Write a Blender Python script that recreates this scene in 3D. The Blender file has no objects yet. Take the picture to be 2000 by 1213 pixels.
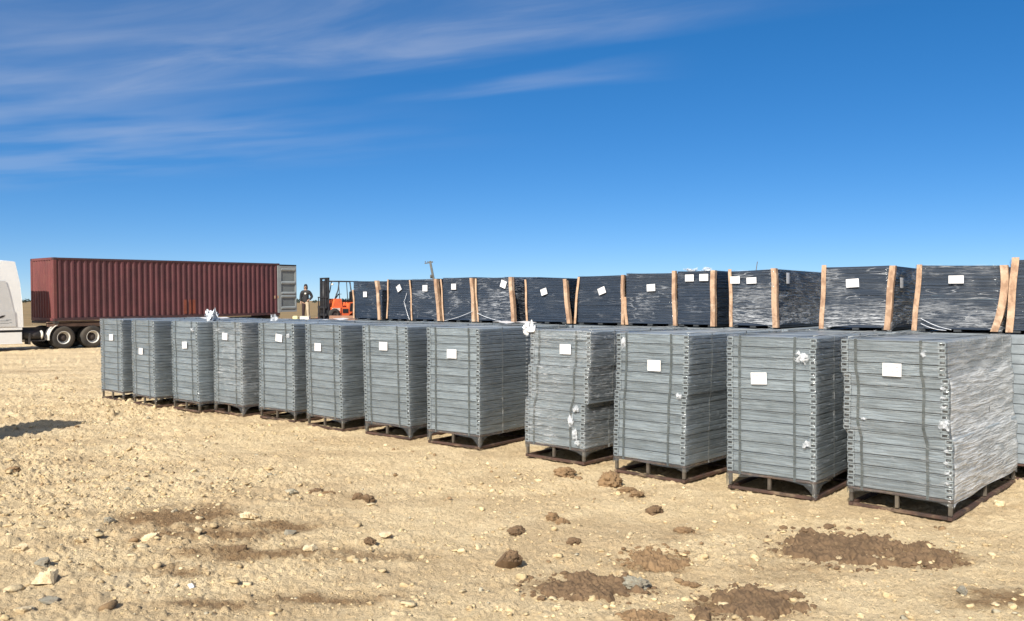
import bpy, math, random
import numpy as np
from mathutils import Vector, Matrix
R = math.radians
random.seed(7); rng = np.random.default_rng(7)
sc = bpy.context.scene
col = sc.collection

# ---------------------------------------------------------------- camera, sky, sun, exposure
F, H, HZ = 1680.0, 2.2, 587.0            # focal length in photo pixels, eye height, horizon row
cam = bpy.data.cameras.new('camera'); co = bpy.data.objects.new('camera', cam); col.objects.link(co)
cam.sensor_width = 36.0; cam.lens = 36.0 * F / 2000.0
cam.clip_start = 0.1; cam.clip_end = 12000
co.location = (0, 0, H); co.rotation_euler = (R(90) - math.atan((606.5 - HZ) / F), 0, 0)
sc.camera = co

SUN_EL, SUN = R(38), Vector((-0.40, -0.917))      # horizontal direction towards the sun
w = bpy.data.worlds.new('World'); sc.world = w; w.use_nodes = True
wt = w.node_tree; wt.nodes.clear()
def WN(t, **k):
    n = wt.nodes.new(t)
    for a, b in k.items(): setattr(n, a, b)
    return n
def wmath(op, a, b=None):
    n = WN('ShaderNodeMath', operation=op)
    for i, v in enumerate((a, b)):
        if v is None: continue
        if isinstance(v, (int, float)): n.inputs[i].default_value = v
        else: wt.links.new(v, n.inputs[i])
    return n.outputs[0]
def wramp(v, a, b, lo=0.0, hi=1.0):
    n = WN('ShaderNodeMapRange', interpolation_type='SMOOTHSTEP')
    wt.links.new(v, n.inputs['Value'])
    for i, x in zip(('From Min', 'From Max', 'To Min', 'To Max'), (a, b, lo, hi)): n.inputs[i].default_value = x
    return n.outputs['Result']
sky = WN('ShaderNodeTexSky', sky_type='NISHITA', sun_disc=False)
sky.sun_elevation = SUN_EL; sky.sun_rotation = math.atan2(SUN.x, SUN.y)
sky.altitude = 600; sky.air_density = 0.6; sky.dust_density = 0.0; sky.ozone_density = 2.2
tc = WN('ShaderNodeTexCoord'); sp = WN('ShaderNodeSeparateXYZ'); wt.links.new(tc.outputs['Generated'], sp.inputs[0])
zz = wmath('MAXIMUM', sp.outputs[2], 0.02)
px_ = wmath('DIVIDE', sp.outputs[0], zz); py_ = wmath('DIVIDE', sp.outputs[1], zz)
# cirrus lie in long parallel streaks: a runs along them, q across them
aa = wmath('SUBTRACT', wmath('MULTIPLY', px_, .91), wmath('MULTIPLY', py_, .414))
qq = wmath('ADD', wmath('MULTIPLY', px_, .414), wmath('MULTIPLY', py_, .91))
cb = WN('ShaderNodeCombineXYZ'); wt.links.new(wmath('MULTIPLY', aa, .9), cb.inputs[0]); wt.links.new(wmath('MULTIPLY', qq, 2.5), cb.inputs[1])
n1 = WN('ShaderNodeTexNoise'); n1.inputs['Scale'].default_value = 1.1; n1.inputs['Detail'].default_value = 9; n1.inputs['Roughness'].default_value = .54; n1.inputs['Distortion'].default_value = .5
wt.links.new(cb.outputs[0], n1.inputs['Vector'])
n2 = WN('ShaderNodeTexNoise'); n2.inputs['Scale'].default_value = .8; n2.inputs['Detail'].default_value = 3
wt.links.new(cb.outputs[0], n2.inputs['Vector'])
wob = wmath('ADD', qq, wmath('MULTIPLY', wmath('SUBTRACT', n2.outputs[0], .5), .55))
streak = wramp(n1.outputs[0], .30, .80)
main = wmath('MULTIPLY', wmath('MULTIPLY', wramp(wob, 3.30, 3.00), wramp(wob, 1.9, 2.8, .45, 1.)), wmath('MULTIPLY', wramp(aa, .25, -1.2), wramp(aa, -4.6, -2.7, .35, 1.)))
b2 = wmath('MULTIPLY', wmath('MULTIPLY', wramp(wob, 3.55, 3.85), wramp(wob, 4.25, 3.98)), wmath('MULTIPLY', wramp(aa, -2.9, -3.5), wramp(aa, -5.4, -4.0)))
b3 = wmath('MULTIPLY', wmath('MULTIPLY', wramp(wob, 3.4, 3.6), wramp(wob, 3.85, 3.66)), wmath('MULTIPLY', wramp(aa, -.7, -1.6), wramp(aa, -2.6, -1.9)))
veil = wmath('MULTIPLY', wramp(aa, -1.8, -4.5), wmath('MULTIPLY', wramp(qq, 5.6, 4.0), wramp(n2.outputs[0], .3, .7)))
cirrus = wmath('ADD', wmath('MULTIPLY', wmath('ADD', wmath('ADD', main, wmath('MULTIPLY', b2, .55)), wmath('MULTIPLY', b3, .6)), wmath('ADD', wmath('MULTIPLY', streak, .27), .06)),
               wmath('MULTIPLY', veil, .20))
cirrus = wmath('MULTIPLY', cirrus, wramp(sp.outputs[2], .03, .12))
mx = WN('ShaderNodeMix', data_type='RGBA'); wt.links.new(cirrus, mx.inputs[0])
# camera-like response of the clear sky: compressed range, richer blue
gm_ = WN('ShaderNodeGamma'); gm_.inputs[1].default_value = .7; wt.links.new(sky.outputs[0], gm_.inputs[0])
tn = WN('ShaderNodeMix', data_type='RGBA', blend_type='MULTIPLY'); tn.inputs[0].default_value = 1; tn.inputs[7].default_value = (1.50, 1.70, 2.0, 1); wt.links.new(gm_.outputs[0], tn.inputs[6])
hs = WN('ShaderNodeHueSaturation'); hs.inputs['Saturation'].default_value = 1.38; wt.links.new(tn.outputs[2], hs.inputs['Color'])
wt.links.new(hs.outputs[0], mx.inputs[6]); mx.inputs[7].default_value = (6.6, 6.9, 7.7, 1)
# whitish glow added to the sky behind the camera to fill and neutralise shadows
dt = WN('ShaderNodeVectorMath', operation='DOT_PRODUCT'); wt.links.new(tc.outputs['Generated'], dt.inputs[0]); dt.inputs[1].default_value = (SUN.x*math.cos(SUN_EL), SUN.y*math.cos(SUN_EL), math.sin(SUN_EL))
sky_fill = WN('ShaderNodeMix', data_type='RGBA'); wt.links.new(wramp(dt.outputs['Value'], .25, 1.0, 0, .8), sky_fill.inputs[0]); wt.links.new(mx.outputs[2], sky_fill.inputs[6]); sky_fill.inputs[7].default_value = (7.5, 7.2, 6.9, 1)
bg = WN('ShaderNodeBackground'); bg.inputs['Strength'].default_value = 0.061
wo = WN('ShaderNodeOutputWorld'); wt.links.new(sky_fill.outputs[2], bg.inputs['Color']); wt.links.new(bg.outputs[0], wo.inputs['Surface'])

sl = bpy.data.lights.new('sun', 'SUN'); sl.energy = 4.2; sl.angle = R(.53); sl.color = (1, .95, .86)
so = bpy.data.objects.new('sun', sl); col.objects.link(so)
sd = Vector((SUN.x * math.cos(SUN_EL), SUN.y * math.cos(SUN_EL), math.sin(SUN_EL)))
so.rotation_euler = sd.to_track_quat('Z', 'Y').to_euler()
sc.view_settings.view_transform = 'Standard'; sc.view_settings.look = 'None'
sc.view_settings.exposure = 0.72; sc.view_settings.gamma = 1.0
sc.render.engine = 'CYCLES'
sc.cycles.transparent_max_bounces = 16; sc.cycles.max_bounces = 6; sc.cycles.caustics_reflective = False; sc.cycles.caustics_refractive = False

# ---------------------------------------------------------------- helpers
def ground_at(x, y):                      # photo pixel -> point on the ground
    Y = F * H / (y - HZ); return Vector(((x - 1000) / F * Y, Y, 0))
def at(x, y, Y):                          # photo pixel at a known distance
    return Vector(((x - 1000) / F * Y, Y, H + (HZ - y) / F * Y))

class MB:
    def __init__(s): s.v = []; s.f = []; s.m = []; s.sm = []
    def add(s, vs, fs, mi=0, smooth=False):
        o = len(s.v); s.v += [tuple(p) for p in vs]
        for f in fs: s.f.append([o + i for i in f]); s.m.append(mi); s.sm.append(smooth)
        return s
    def box(s, c, d, rot=None, mi=0, bev=0.0):
        x, y, z = (k / 2 for k in d)
        if bev <= 0:
            vs = [Vector((a*x, b*y, e*z)) for e in (-1, 1) for b in (-1, 1) for a in (-1, 1)]
            fs = [(0,2,3,1), (4,5,7,6), (0,1,5,4), (1,3,7,5), (3,2,6,7), (2,0,4,6)]
        else:
            b_ = min(bev, x*.9, y*.9, z*.9); vs = []; idx = {}
            for sx in (-1, 1):
                for sy in (-1, 1):
                    for sz in (-1, 1):
                        for ax in range(3):
                            p = [sx*(x-b_), sy*(y-b_), sz*(z-b_)]; p[ax] = (sx*x, sy*y, sz*z)[ax]
                            idx[(sx, sy, sz, ax)] = len(vs); vs.append(Vector(p))
            fs = []
            for ax in range(3):
                o1, o2 = [k for k in range(3) if k != ax]
                for sg in (-1, 1):
                    q = []
                    for (p1, p2) in ((-1,-1), (1,-1), (1,1), (-1,1)):
                        k = [0,0,0]; k[ax] = sg; k[o1] = p1; k[o2] = p2; q.append(idx[(*k, ax)])
                    fs.append(q if (sg > 0) != (ax == 1) else q[::-1])
            for ax in range(3):
                o1, o2 = [k for k in range(3) if k != ax]
                for p1 in (-1, 1):
                    for p2 in (-1, 1):
                        q = []
                        for (sg, wa) in ((-1, o1), (1, o1), (1, o2), (-1, o2)):
                            k = [0,0,0]; k[ax] = sg; k[o1] = p1; k[o2] = p2; q.append(idx[(*k, wa)])
                        fs.append(q)
            for sx in (-1, 1):
                for sy in (-1, 1):
                    for sz in (-1, 1): fs.append([idx[(sx, sy, sz, a)] for a in range(3)])
        M = rot if rot is not None else Matrix.Identity(3)
        c = Vector(c)
        return s.add([M @ p + c for p in vs], fs, mi)
    def bar(s, p, q, wd, ht, mi=0, up=Vector((0, 0, 1))):          # box beam from p to q
        p, q = Vector(p), Vector(q); d = (q - p); L = d.length; d.normalize()
        if abs(d.dot(up)) > .98: up = Vector((0, 1, 0))
        a = d.cross(up).normalized(); b = a.cross(d)
        M = Matrix((a, d, b)).transposed()
        return s.box((p + q) / 2, (wd, L, ht), M, mi)
    def tube(s, pts, r, n=8, mi=0, cap=True):
        pts = [Vector(p) for p in pts]; k = len(pts); rs = r if isinstance(r, (list, tuple)) else [r] * k
        vs = []; a = None
        for i, p in enumerate(pts):
            d = (pts[min(i+1, k-1)] - pts[max(i-1, 0)]).normalized()
            if a is None: a = d.cross(Vector((0, 0, 1)) if abs(d.z) < .9 else Vector((1, 0, 0))).normalized()
            a = (a - d * a.dot(d)).normalized(); b = d.cross(a)
            vs += [p + (a * math.cos(2*math.pi*j/n) + b * math.sin(2*math.pi*j/n)) * rs[i] for j in range(n)]
        fs = [(i*n+j, i*n+(j+1) % n, (i+1)*n+(j+1) % n, (i+1)*n+j) for i in range(k-1) for j in range(n)]
        if cap: fs += [list(range(n))[::-1], [(k-1)*n + j for j in range(n)]]
        return s.add(vs, fs, mi, n > 5)
    def lathe(s, prof, n=24, axis='Y', c=(0, 0, 0), mi=0):          # prof: (radius, along axis)
        c = Vector(c); vs = []
        for (r, t) in prof:
            for j in range(n):
                u, v = r*math.cos(2*math.pi*j/n), r*math.sin(2*math.pi*j/n)
                vs.append(c + {'Y': Vector((u, t, v)), 'Z': Vector((u, v, t)), 'X': Vector((t, u, v))}[axis])
        k = len(prof)
        return s.add(vs, [(i*n+j, i*n+(j+1) % n, (i+1)*n+(j+1) % n, (i+1)*n+j) for i in range(k-1) for j in range(n)], mi, True)
    def prism(s, prof, x0, x1, axis='X', mi=0):                     # closed 2-D profile extruded
        n = len(prof)
        def P(t, p): return {'X': (t, p[0], p[1]), 'Y': (p[0], t, p[1]), 'Z': (p[0], p[1], t)}[axis]
        vs = [P(x0, p) for p in prof] + [P(x1, p) for p in prof]
        fs = [(i, (i+1) % n, n+(i+1) % n, n+i) for i in range(n)] + [list(range(n))[::-1], [n+i for i in range(n)]]
        return s.add(vs, fs, mi)
    def mesh(s, name, mats):
        me = bpy.data.meshes.new(name); me.from_pydata(s.v, [], s.f)
        for m in (mats if isinstance(mats, (list, tuple)) else [mats]): me.materials.append(m)
        me.polygons.foreach_set('material_index', s.m); me.polygons.foreach_set('use_smooth', s.sm)
        me.validate(); me.update(); fix(me); return me
    def build(s, name, mats, parent=None):
        return link(name, s.mesh(name, mats), parent)
import bmesh
def fix(me):
    bm = bmesh.new(); bm.from_mesh(me); bmesh.ops.recalc_face_normals(bm, faces=bm.faces); bm.to_mesh(me); bm.free()
def link(name, me, parent=None):
    o = bpy.data.objects.new(name, me); col.objects.link(o); o.parent = parent; return o
def tag(o, label=None, cat=None, group=None, kind=None):
    if label: o['label'] = label
    if cat: o['category'] = cat
    if group: o['group'] = group
    if kind: o['kind'] = kind
    return o
def empty(name, loc, rz=0.0, label=None, cat=None, group=None):
    o = bpy.data.objects.new(name, None); col.objects.link(o); o.location = loc; o.rotation_euler = (0, 0, rz)
    o.empty_display_size = .2
    return tag(o, label, cat, group)

# ---------------------------------------------------------------- numpy noise
def _h(i, j, s):
    n = (i.astype(np.int64) * 374761393 + j.astype(np.int64) * 668265263 + s * 1442695041) & 0x7fffffff
    n = ((n ^ (n >> 13)) * 1274126177) & 0x7fffffff
    return ((n ^ (n >> 16)) & 0xffff) / 65535.0
def vnoise(x, y, s=0):
    i, j = np.floor(x), np.floor(y); u, v = x - i, y - j
    u = u*u*u*(u*(u*6-15)+10); v = v*v*v*(v*(v*6-15)+10)
    return (_h(i, j, s)*(1-u) + _h(i+1, j, s)*u)*(1-v) + (_h(i, j+1, s)*(1-u) + _h(i+1, j+1, s)*u)*v
def fbm(x, y, s=0, o=4, g=.5):
    t = 0; a = 1; k = 0
    for q in range(o):
        t = t + a*vnoise(x, y, s+q*17); k += a; a *= g; x, y = x*2.03+13.1, y*2.03-7.7
    return t/k
def pebbles(x, y, s=0):                   # bumps of random height in a jittered grid
    i, j = np.floor(x), np.floor(y); out = np.zeros_like(x)
    for di in (-1, 0, 1):
        for dj in (-1, 0, 1):
            a, b = i+di, j+dj
            cx, cy = a + .15+.7*_h(a, b, s), b + .15+.7*_h(a, b, s+3)
            r = .15 + .5*_h(a, b, s+5)**2; hh = _h(a, b, s+7)
            an = _h(a, b, s+11)*3.14; ca, sa = np.cos(an), np.sin(an)
            dx, dy = x-cx, y-cy; ex, ey = (dx*ca+dy*sa)/1.25, (-dx*sa+dy*ca)*1.25
            d2 = (ex*ex+ey*ey)/(r*r)
            out = np.maximum(out, np.where(d2 < 1, np.sqrt(np.clip(1-d2, 0, 1)), 0)*r*(hh > .35))
    return out

# ---------------------------------------------------------------- materials
def new_mat(name):
    m = bpy.data.materials.new(name); m.use_nodes = True; nt = m.node_tree; nt.nodes.clear()
    out = nt.nodes.new('ShaderNodeOutputMaterial'); return m, nt, out
def node(nt, t, ins=None, **k):
    n = nt.nodes.new(t)
    for a, b in k.items(): setattr(n, a, b)
    for a, b in (ins or {}).items():
        if hasattr(b, 'is_linked') or isinstance(b, bpy.types.NodeSocket): nt.links.new(b, n.inputs[a])
        else: n.inputs[a].default_value = b
    return n
def rgba(c): return (c[0], c[1], c[2], 1)
def coords(nt, scale=(1, 1, 1), rot=(0, 0, 0), randomise=True):
    t = node(nt, 'ShaderNodeTexCoord'); v = t.outputs['Object']
    if randomise:
        oi = node(nt, 'ShaderNodeObjectInfo')
        off = node(nt, 'ShaderNodeVectorMath', {0: v}, operation='ADD')
        sc_ = node(nt, 'ShaderNodeMath', {0: oi.outputs['Random'], 1: 53.0}, operation='MULTIPLY')
        nt.links.new(sc_.outputs[0], off.inputs[1]); v = off.outputs[0]
    mp = node(nt, 'ShaderNodeMapping', {'Vector': v, 'Scale': scale, 'Rotation': rot}); return mp.outputs[0]
def noise(nt, vec, scale, detail=4, rough=.55, dist=0.0):
    return node(nt, 'ShaderNodeTexNoise', {'Vector': vec, 'Scale': scale, 'Detail': detail, 'Roughness': rough, 'Distortion': dist}).outputs[0]
def ramp(nt, v, a, b, lo=0., hi=1.):
    return node(nt, 'ShaderNodeMapRange', {'Value': v, 'From Min': a, 'From Max': b, 'To Min': lo, 'To Max': hi}, interpolation_type='SMOOTHSTEP').outputs[0]
def mixc(nt, f, a, b):
    n = node(nt, 'ShaderNodeMix', data_type='RGBA')
    for i, v in ((0, f), (6, a), (7, b)):
        if isinstance(v, bpy.types.NodeSocket): nt.links.new(v, n.inputs[i])
        else: n.inputs[i].default_value = v if i == 0 else rgba(v)
    return n.outputs[2]
def fmath(nt, op, a, b): return node(nt, 'ShaderNodeMath', {0: a, 1: b}, operation=op).outputs[0]
def simple(name, a, b=None, rough=.6, metal=0.0, scale=(3, 3, 3), nscale=1.0, lo=.35, hi=.7, bump=0.0, bscale=20, dirt=None, coat=0.0, randomise=True):
    m, nt, out = new_mat(name); v = coords(nt, scale, randomise=randomise)
    c = mixc(nt, ramp(nt, noise(nt, v, nscale, 6), lo, hi), a, b or tuple(x*.75 for x in a))
    if dirt:
        c = mixc(nt, fmath(nt, 'MULTIPLY', ramp(nt, noise(nt, coords(nt, (1, 1, 1)), 5, 8, .65), .5, .7), dirt[3]), c, dirt[:3])
    p = node(nt, 'ShaderNodeBsdfPrincipled', {'Base Color': c, 'Roughness': rough, 'Metallic': metal, 'Coat Weight': coat})
    if bump:
        bp = node(nt, 'ShaderNodeBump', {'Strength': bump, 'Distance': .01, 'Height': noise(nt, v, bscale, 5)}); nt.links.new(bp.outputs[0], p.inputs['Normal'])
    nt.links.new(p.outputs[0], out.inputs['Surface']); return m

def galvanised():
    m, nt, out = new_mat('galvanised_steel')
    v = coords(nt, (.8, .8, 14)); sp_ = coords(nt, (30, 30, 30)); bl = coords(nt, (2.2, 2.2, 3))
    c = mixc(nt, ramp(nt, noise(nt, v, 1.6, 6, .6), .3, .72), (.295, .34, .378), (.365, .415, .455))
    c = mixc(nt, fmath(nt, 'MULTIPLY', ramp(nt, noise(nt, sp_, 2, 4), .5, .7), .35), c, (.46, .49, .52))
    c = mixc(nt, fmath(nt, 'MULTIPLY', ramp(nt, noise(nt, bl, 1.3, 5, .6), .45, .7), .45), c, (.18, .21, .228))
    tone = ramp(nt, node(nt, 'ShaderNodeObjectInfo').outputs['Random'], 0, 1, .86, 1.12)
    c = node(nt, 'ShaderNodeVectorMath', {0: c, 'Scale': tone}, operation='SCALE').outputs[0]
    p = node(nt, 'ShaderNodeBsdfPrincipled', {'Base Color': c, 'Metallic': .45, 'Roughness': ramp(nt, noise(nt, bl, 4, 4), .3, .7, .38, .6)})
    bp = node(nt, 'ShaderNodeBump', {'Strength': .06, 'Distance': .006, 'Height': noise(nt, bl, 2.4, 3)}); nt.links.new(bp.outputs[0], p.inputs['Normal'])
    nt.links.new(p.outputs[0], out.inputs['Surface']); return m

def film(name, scuff_lo, scuff_hi, tilt, base_haze, white, gloss=.55, vgrad=None, shine=.5, side=None, cover=(.42, .62), crease=.5, corner=False):
    """clear stretch film: mostly see-through, glossy, wrinkled, with whitish scuffs and gathered folds"""
    m, nt, out = new_mat(name)
    fold = coords(nt, (.9, .9, 11), (0, tilt, 0)); fold2 = coords(nt, (1.2, 1.2, 15), (0, -tilt*1.4, 0)); big = coords(nt, (1.1, 1.1, 1.5))
    fine = coords(nt, (4, 4, 26), (0, tilt*.6, 0))
    h = fmath(nt, 'ADD', noise(nt, fold, 2.2, 3, .5, .8), fmath(nt, 'MULTIPLY', noise(nt, fold2, 3.2, 3, .5, .4), .6))
    bp = node(nt, 'ShaderNodeBump', {'Strength': .75, 'Distance': .045, 'Height': h})
    vary = ramp(nt, node(nt, 'ShaderNodeObjectInfo').outputs['Random'], 0, 1, -.07, .07)
    patch = ramp(nt, fmath(nt, 'ADD', noise(nt, big, 1.7, 3), vary), *cover)
    if vgrad:
        tz = node(nt, 'ShaderNodeSeparateXYZ', {0: node(nt, 'ShaderNodeTexCoord').outputs['Object']}).outputs[2]
        patch = fmath(nt, 'MAXIMUM', fmath(nt, 'MULTIPLY', patch, .5), fmath(nt, 'MULTIPLY', ramp(nt, tz, vgrad[1], vgrad[0]), ramp(nt, noise(nt, big, 1.3, 3), .36, .55)))
    sc1 = ramp(nt, noise(nt, fold, 4.2, 8, .68, 1.1), scuff_lo, scuff_hi)
    sc2 = ramp(nt, noise(nt, fine, 2.4, 6, .7, .6), scuff_lo + .02, scuff_hi + .03)
    def creases(rot, stretch, sc_, w0):                      # thin crisp fold lines: the ridges of a noise
        n_ = noise(nt, coords(nt, stretch, rot), sc_, 1.2, .4, .15)
        rd = fmath(nt, 'SUBTRACT', 1.0, node(nt, 'ShaderNodeMath', {0: fmath(nt, 'SUBTRACT', fmath(nt, 'MULTIPLY', n_, 2.), 1.)}, operation='ABSOLUTE').outputs[0])
        return ramp(nt, rd, w0, 1.0)
    cr = fmath(nt, 'MAXIMUM', creases((0, tilt*2.2, tilt*2), (.8, .8, 7), 2.0, .955), creases((0, -tilt*2.6, -tilt*2), (.8, .8, 6), 1.8, .965))
    cr = fmath(nt, 'MULTIPLY', cr, ramp(nt, noise(nt, coords(nt, (2, 2, 3)), 1.6, 3), .42, .62))
    mask = fmath(nt, 'MULTIPLY', fmath(nt, 'MAXIMUM', fmath(nt, 'MULTIPLY', sc1, .8), fmath(nt, 'MULTIPLY', sc2, .6)), patch)
    mask = fmath(nt, 'MAXIMUM', mask, fmath(nt, 'MULTIPLY', cr, crease))
    if corner:                                               # film bunched and whitened over the tray ends
        ax_ = node(nt, 'ShaderNodeMath', {0: node(nt, 'ShaderNodeSeparateXYZ', {0: node(nt, 'ShaderNodeTexCoord').outputs['Object']}).outputs[0]}, operation='ABSOLUTE').outputs[0]
        mask = fmath(nt, 'MAXIMUM', mask, fmath(nt, 'MULTIPLY', ramp(nt, ax_, .47, .535), ramp(nt, noise(nt, coords(nt, (6, 6, 11)), 2.2, 5, .65), .5, .68, 0., .38)))
        zc_ = node(nt, 'ShaderNodeSeparateXYZ', {0: node(nt, 'ShaderNodeTexCoord').outputs['Object']}).outputs[2]
        mask = fmath(nt, 'MULTIPLY', mask, ramp(nt, zc_, .19, .24, .1, 1.))
    clear = node(nt, 'ShaderNodeBsdfTransparent', {'Color': (.93, .95, .95, 1)})
    gl = node(nt, 'ShaderNodeBsdfGlossy', {'Color': (1, 1, 1, 1), 'Roughness': .09, 'Normal': bp.outputs[0]})
    fr = node(nt, 'ShaderNodeFresnel', {'IOR': 1.42, 'Normal': bp.outputs[0]})
    m1 = node(nt, 'ShaderNodeMixShader', {0: fmath(nt, 'MULTIPLY', fr.outputs[0], gloss), 1: clear.outputs[0], 2: gl.outputs[0]})
    df = node(nt, 'ShaderNodeBsdfPrincipled', {'Base Color': rgba(white), 'Roughness': .28, 'Normal': bp.outputs[0]})
    fac = fmath(nt, 'ADD', fmath(nt, 'MULTIPLY', mask, shine), base_haze)
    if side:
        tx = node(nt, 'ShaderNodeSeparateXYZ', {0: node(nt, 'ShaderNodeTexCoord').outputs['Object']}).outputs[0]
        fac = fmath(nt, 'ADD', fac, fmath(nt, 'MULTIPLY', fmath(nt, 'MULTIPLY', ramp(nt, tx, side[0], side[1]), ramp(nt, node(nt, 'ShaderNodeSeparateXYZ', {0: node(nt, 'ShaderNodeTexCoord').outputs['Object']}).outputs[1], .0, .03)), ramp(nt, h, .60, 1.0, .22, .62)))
    m2 = node(nt, 'ShaderNodeMixShader', {0: fac, 1: m1.outputs[0], 2: df.outputs[0]})
    nt.links.new(m2.outputs[0], out.inputs['Surface']); return m

M = {}
M['steel'] = galvanised()
M['film'] = film('clear_stretch_film', .53, .76, .14, .055, (.70, .77, .83), shine=.40, crease=.20, corner=True)
M['film_black'] = film('clear_film_over_black', .55, .70, .30, .010, (.66, .69, .75), gloss=.25, shine=.45, cover=(.50, .66), crease=.24)
M['film_low'] = film('clear_film_gathered_low', .45, .61, .38, .014, (.68, .70, .73), gloss=.28, vgrad=(1.95, 2.3), shine=.85, crease=.42)
M['film_scuff'] = film('clear_film_scuffed', .49, .64, .26, .02, (.72, .75, .80), gloss=.3, shine=.62, cover=(.47, .62), crease=.35)
M['film_top'] = film('film_laid_over_top', .48, .70, .10, .34, (.42, .50, .56), gloss=.5, shine=.4, crease=.3)  # pale blue haze in the colour stands for sky reflected on the tops
M['film_torn'] = film('clear_film_torn_folds', .49, .70, .30, .06, (.72, .75, .78), shine=.6, crease=.35, corner=True, cover=(.40, .58))
M['film_near'] = film('clear_film_hazed_side', .53, .76, .16, .055, (.82, .84, .85), shine=.40, crease=.25, corner=True, side=(.45, .485))  # more white haze mixed in on the right side only
def scrap():
    m, nt, out = new_mat('torn_film'); v = coords(nt, (14, 14, 14))
    bp = node(nt, 'ShaderNodeBump', {'Strength': .7, 'Distance': .02, 'Height': noise(nt, v, 2, 4)})
    p = node(nt, 'ShaderNodeBsdfPrincipled', {'Base Color': (.75, .78, .82, 1), 'Roughness': .2, 'Normal': bp.outputs[0]})
    t = node(nt, 'ShaderNodeBsdfTransparent'); x = node(nt, 'ShaderNodeMixShader', {0: ramp(nt, noise(nt, v, 1.2, 5), 0.38, .70, .04, .52), 1: t.outputs[0], 2: p.outputs[0]})
    nt.links.new(x.outputs[0], out.inputs['Surface']); return m
M['scrap'] = scrap()
M['film_white'] = simple('bunched_white_film', (.82, .84, .88), (.6, .63, .68), rough=.22, scale=(9, 9, 9), bump=.5, bscale=6)
M['rust'] = simple('rusty_brown_frame', (.095, .050, .036), (.045, .030, .025), rough=.75, metal=.15, scale=(6, 6, 6), bump=.25, dirt=(.32, .24, .15, .6))
M['leg'] = simple('dull_olive_leg', (.115, .10, .078), (.075, .06, .047), rough=.7, metal=.2, scale=(8, 8, 8), dirt=(.3, .23, .15, .3))
M['strap'] = simple('grey_green_strap', (.085, .10, .10), (.06, .07, .07), rough=.45, scale=(4, 4, 4))
M['dark_strap'] = simple('dark_strap', (.04, .045, .05), rough=.5)
M['cut'] = simple('bare_cut_steel_end', (.38, .42, .45), (.27, .31, .33), rough=.5, metal=.3, scale=(20, 20, 20))
M['hole_shade'] = simple('dark_hole_shade', (.012, .013, .015), rough=.6)  # shade inside the tray-end holes, put into the colour
M['pale_strap'] = simple('pale_strap', (.42, .44, .44), rough=.4)
def paper():
    m, nt, out = new_mat('white_paper_label')
    g = node(nt, 'ShaderNodeTexCoord').outputs['Generated']; q = node(nt, 'ShaderNodeSeparateXYZ', {0: g}); X, Z = q.outputs[0], q.outputs[2]
    band = ramp(nt, node(nt, 'ShaderNodeMath', {0: fmath(nt, 'MULTIPLY', Z, 20.)}, operation='SINE').outputs[0], .1, .5)
    txt = ramp(nt, noise(nt, node(nt, 'ShaderNodeMapping', {'Vector': coords(nt, (42, 42, 12))}).outputs[0], 1, 2), .44, .54)
    inn = fmath(nt, 'MULTIPLY', fmath(nt, 'MULTIPLY', ramp(nt, X, .1, .14), ramp(nt, X, .9, .84)), fmath(nt, 'MULTIPLY', ramp(nt, Z, .2, .26), ramp(nt, Z, .86, .8)))
    pr = fmath(nt, 'MULTIPLY', fmath(nt, 'MULTIPLY', band, txt), fmath(nt, 'MULTIPLY', inn, .5))
    c = mixc(nt, pr, (.74, .73, .73), (.20, .15, .17))
    p = node(nt, 'ShaderNodeBsdfPrincipled', {'Base Color': c, 'Roughness': .5}); nt.links.new(p.outputs[0], out.inputs['Surface']); return m
M['paper'] = paper()
def black_panels():
    m, nt, out = new_mat('black_plastic_panels'); v = coords(nt, (.7, .7, 45)); b = coords(nt, (1.5, 1.5, 2.5))
    c = mixc(nt, ramp(nt, noise(nt, v, 1.5, 5, .6), .35, .7), (.013, .023, .043), (.028, .044, .076))
    c = mixc(nt, fmath(nt, 'MULTIPLY', ramp(nt, noise(nt, b, 1.4, 5), .5, .75), .5), c, (.036, .046, .066))
    p = node(nt, 'ShaderNodeBsdfPrincipled', {'Base Color': c, 'Roughness': .5})
    bp = node(nt, 'ShaderNodeBump', {'Strength': .4, 'Distance': .006, 'Height': noise(nt, v, 2.5, 4)}); nt.links.new(bp.outputs[0], p.inputs['Normal'])
    nt.links.new(p.outputs[0], out.inputs['Surface']); return m
M['black'] = black_panels()
M['card'] = simple('tan_cardboard_angle', (.50, .33, .215), (.33, .20, .125), rough=.75, scale=(9, 9, 5), nscale=1.5, lo=.4, hi=.62, bump=.7, bscale=5, dirt=(.66, .52, .38, .7))
M['card_pale'] = simple('pale_cardboard_angle', (.56, .38, .25), (.42, .26, .16), rough=.7, scale=(5, 5, 9), nscale=1.2, bump=.4, bscale=6)

# ================================================================ GROUND
BLOBS = [  # photo pixel centre, half width m, half depth m, strength : darker damp soil showing through the pale fill
    (345, 1010, .75, .5, 1.), (420, 1050, .9, .35, .7), (540, 1028, .45, .25, .9), (700, 1085, .8, .3, .6), (470, 1085, .9, .22, .7),
    (320, 1120, .8, .2, .55), (640, 1165, .7, .16, .7), (420, 1190, .6, .14, .6), (1590, 1065, .55, .30, .9), (1800, 1085, .40, .22, .9), (1150, 1142, .55, .18, .8),
    (1275, 1095, .35, .2, .8), (1460, 1178, .45, .2, .8), (1950, 1165, .55, .3, .7), (1330, 1040, .35, .3, .4), (1245, 965, .35, .3, .4), (660, 962, .45, .2, .45), (620, 945, .5, .25, .3), (1560, 1100, .9, .2, .4),
    (1500, 1120, 1., .25, .35), (1080, 1010, .5, .2, .35), (240, 745, 2., 1., .25), (100, 725, 3., .8, .35), (430, 1030, 1.5, .8, .35)]
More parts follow.
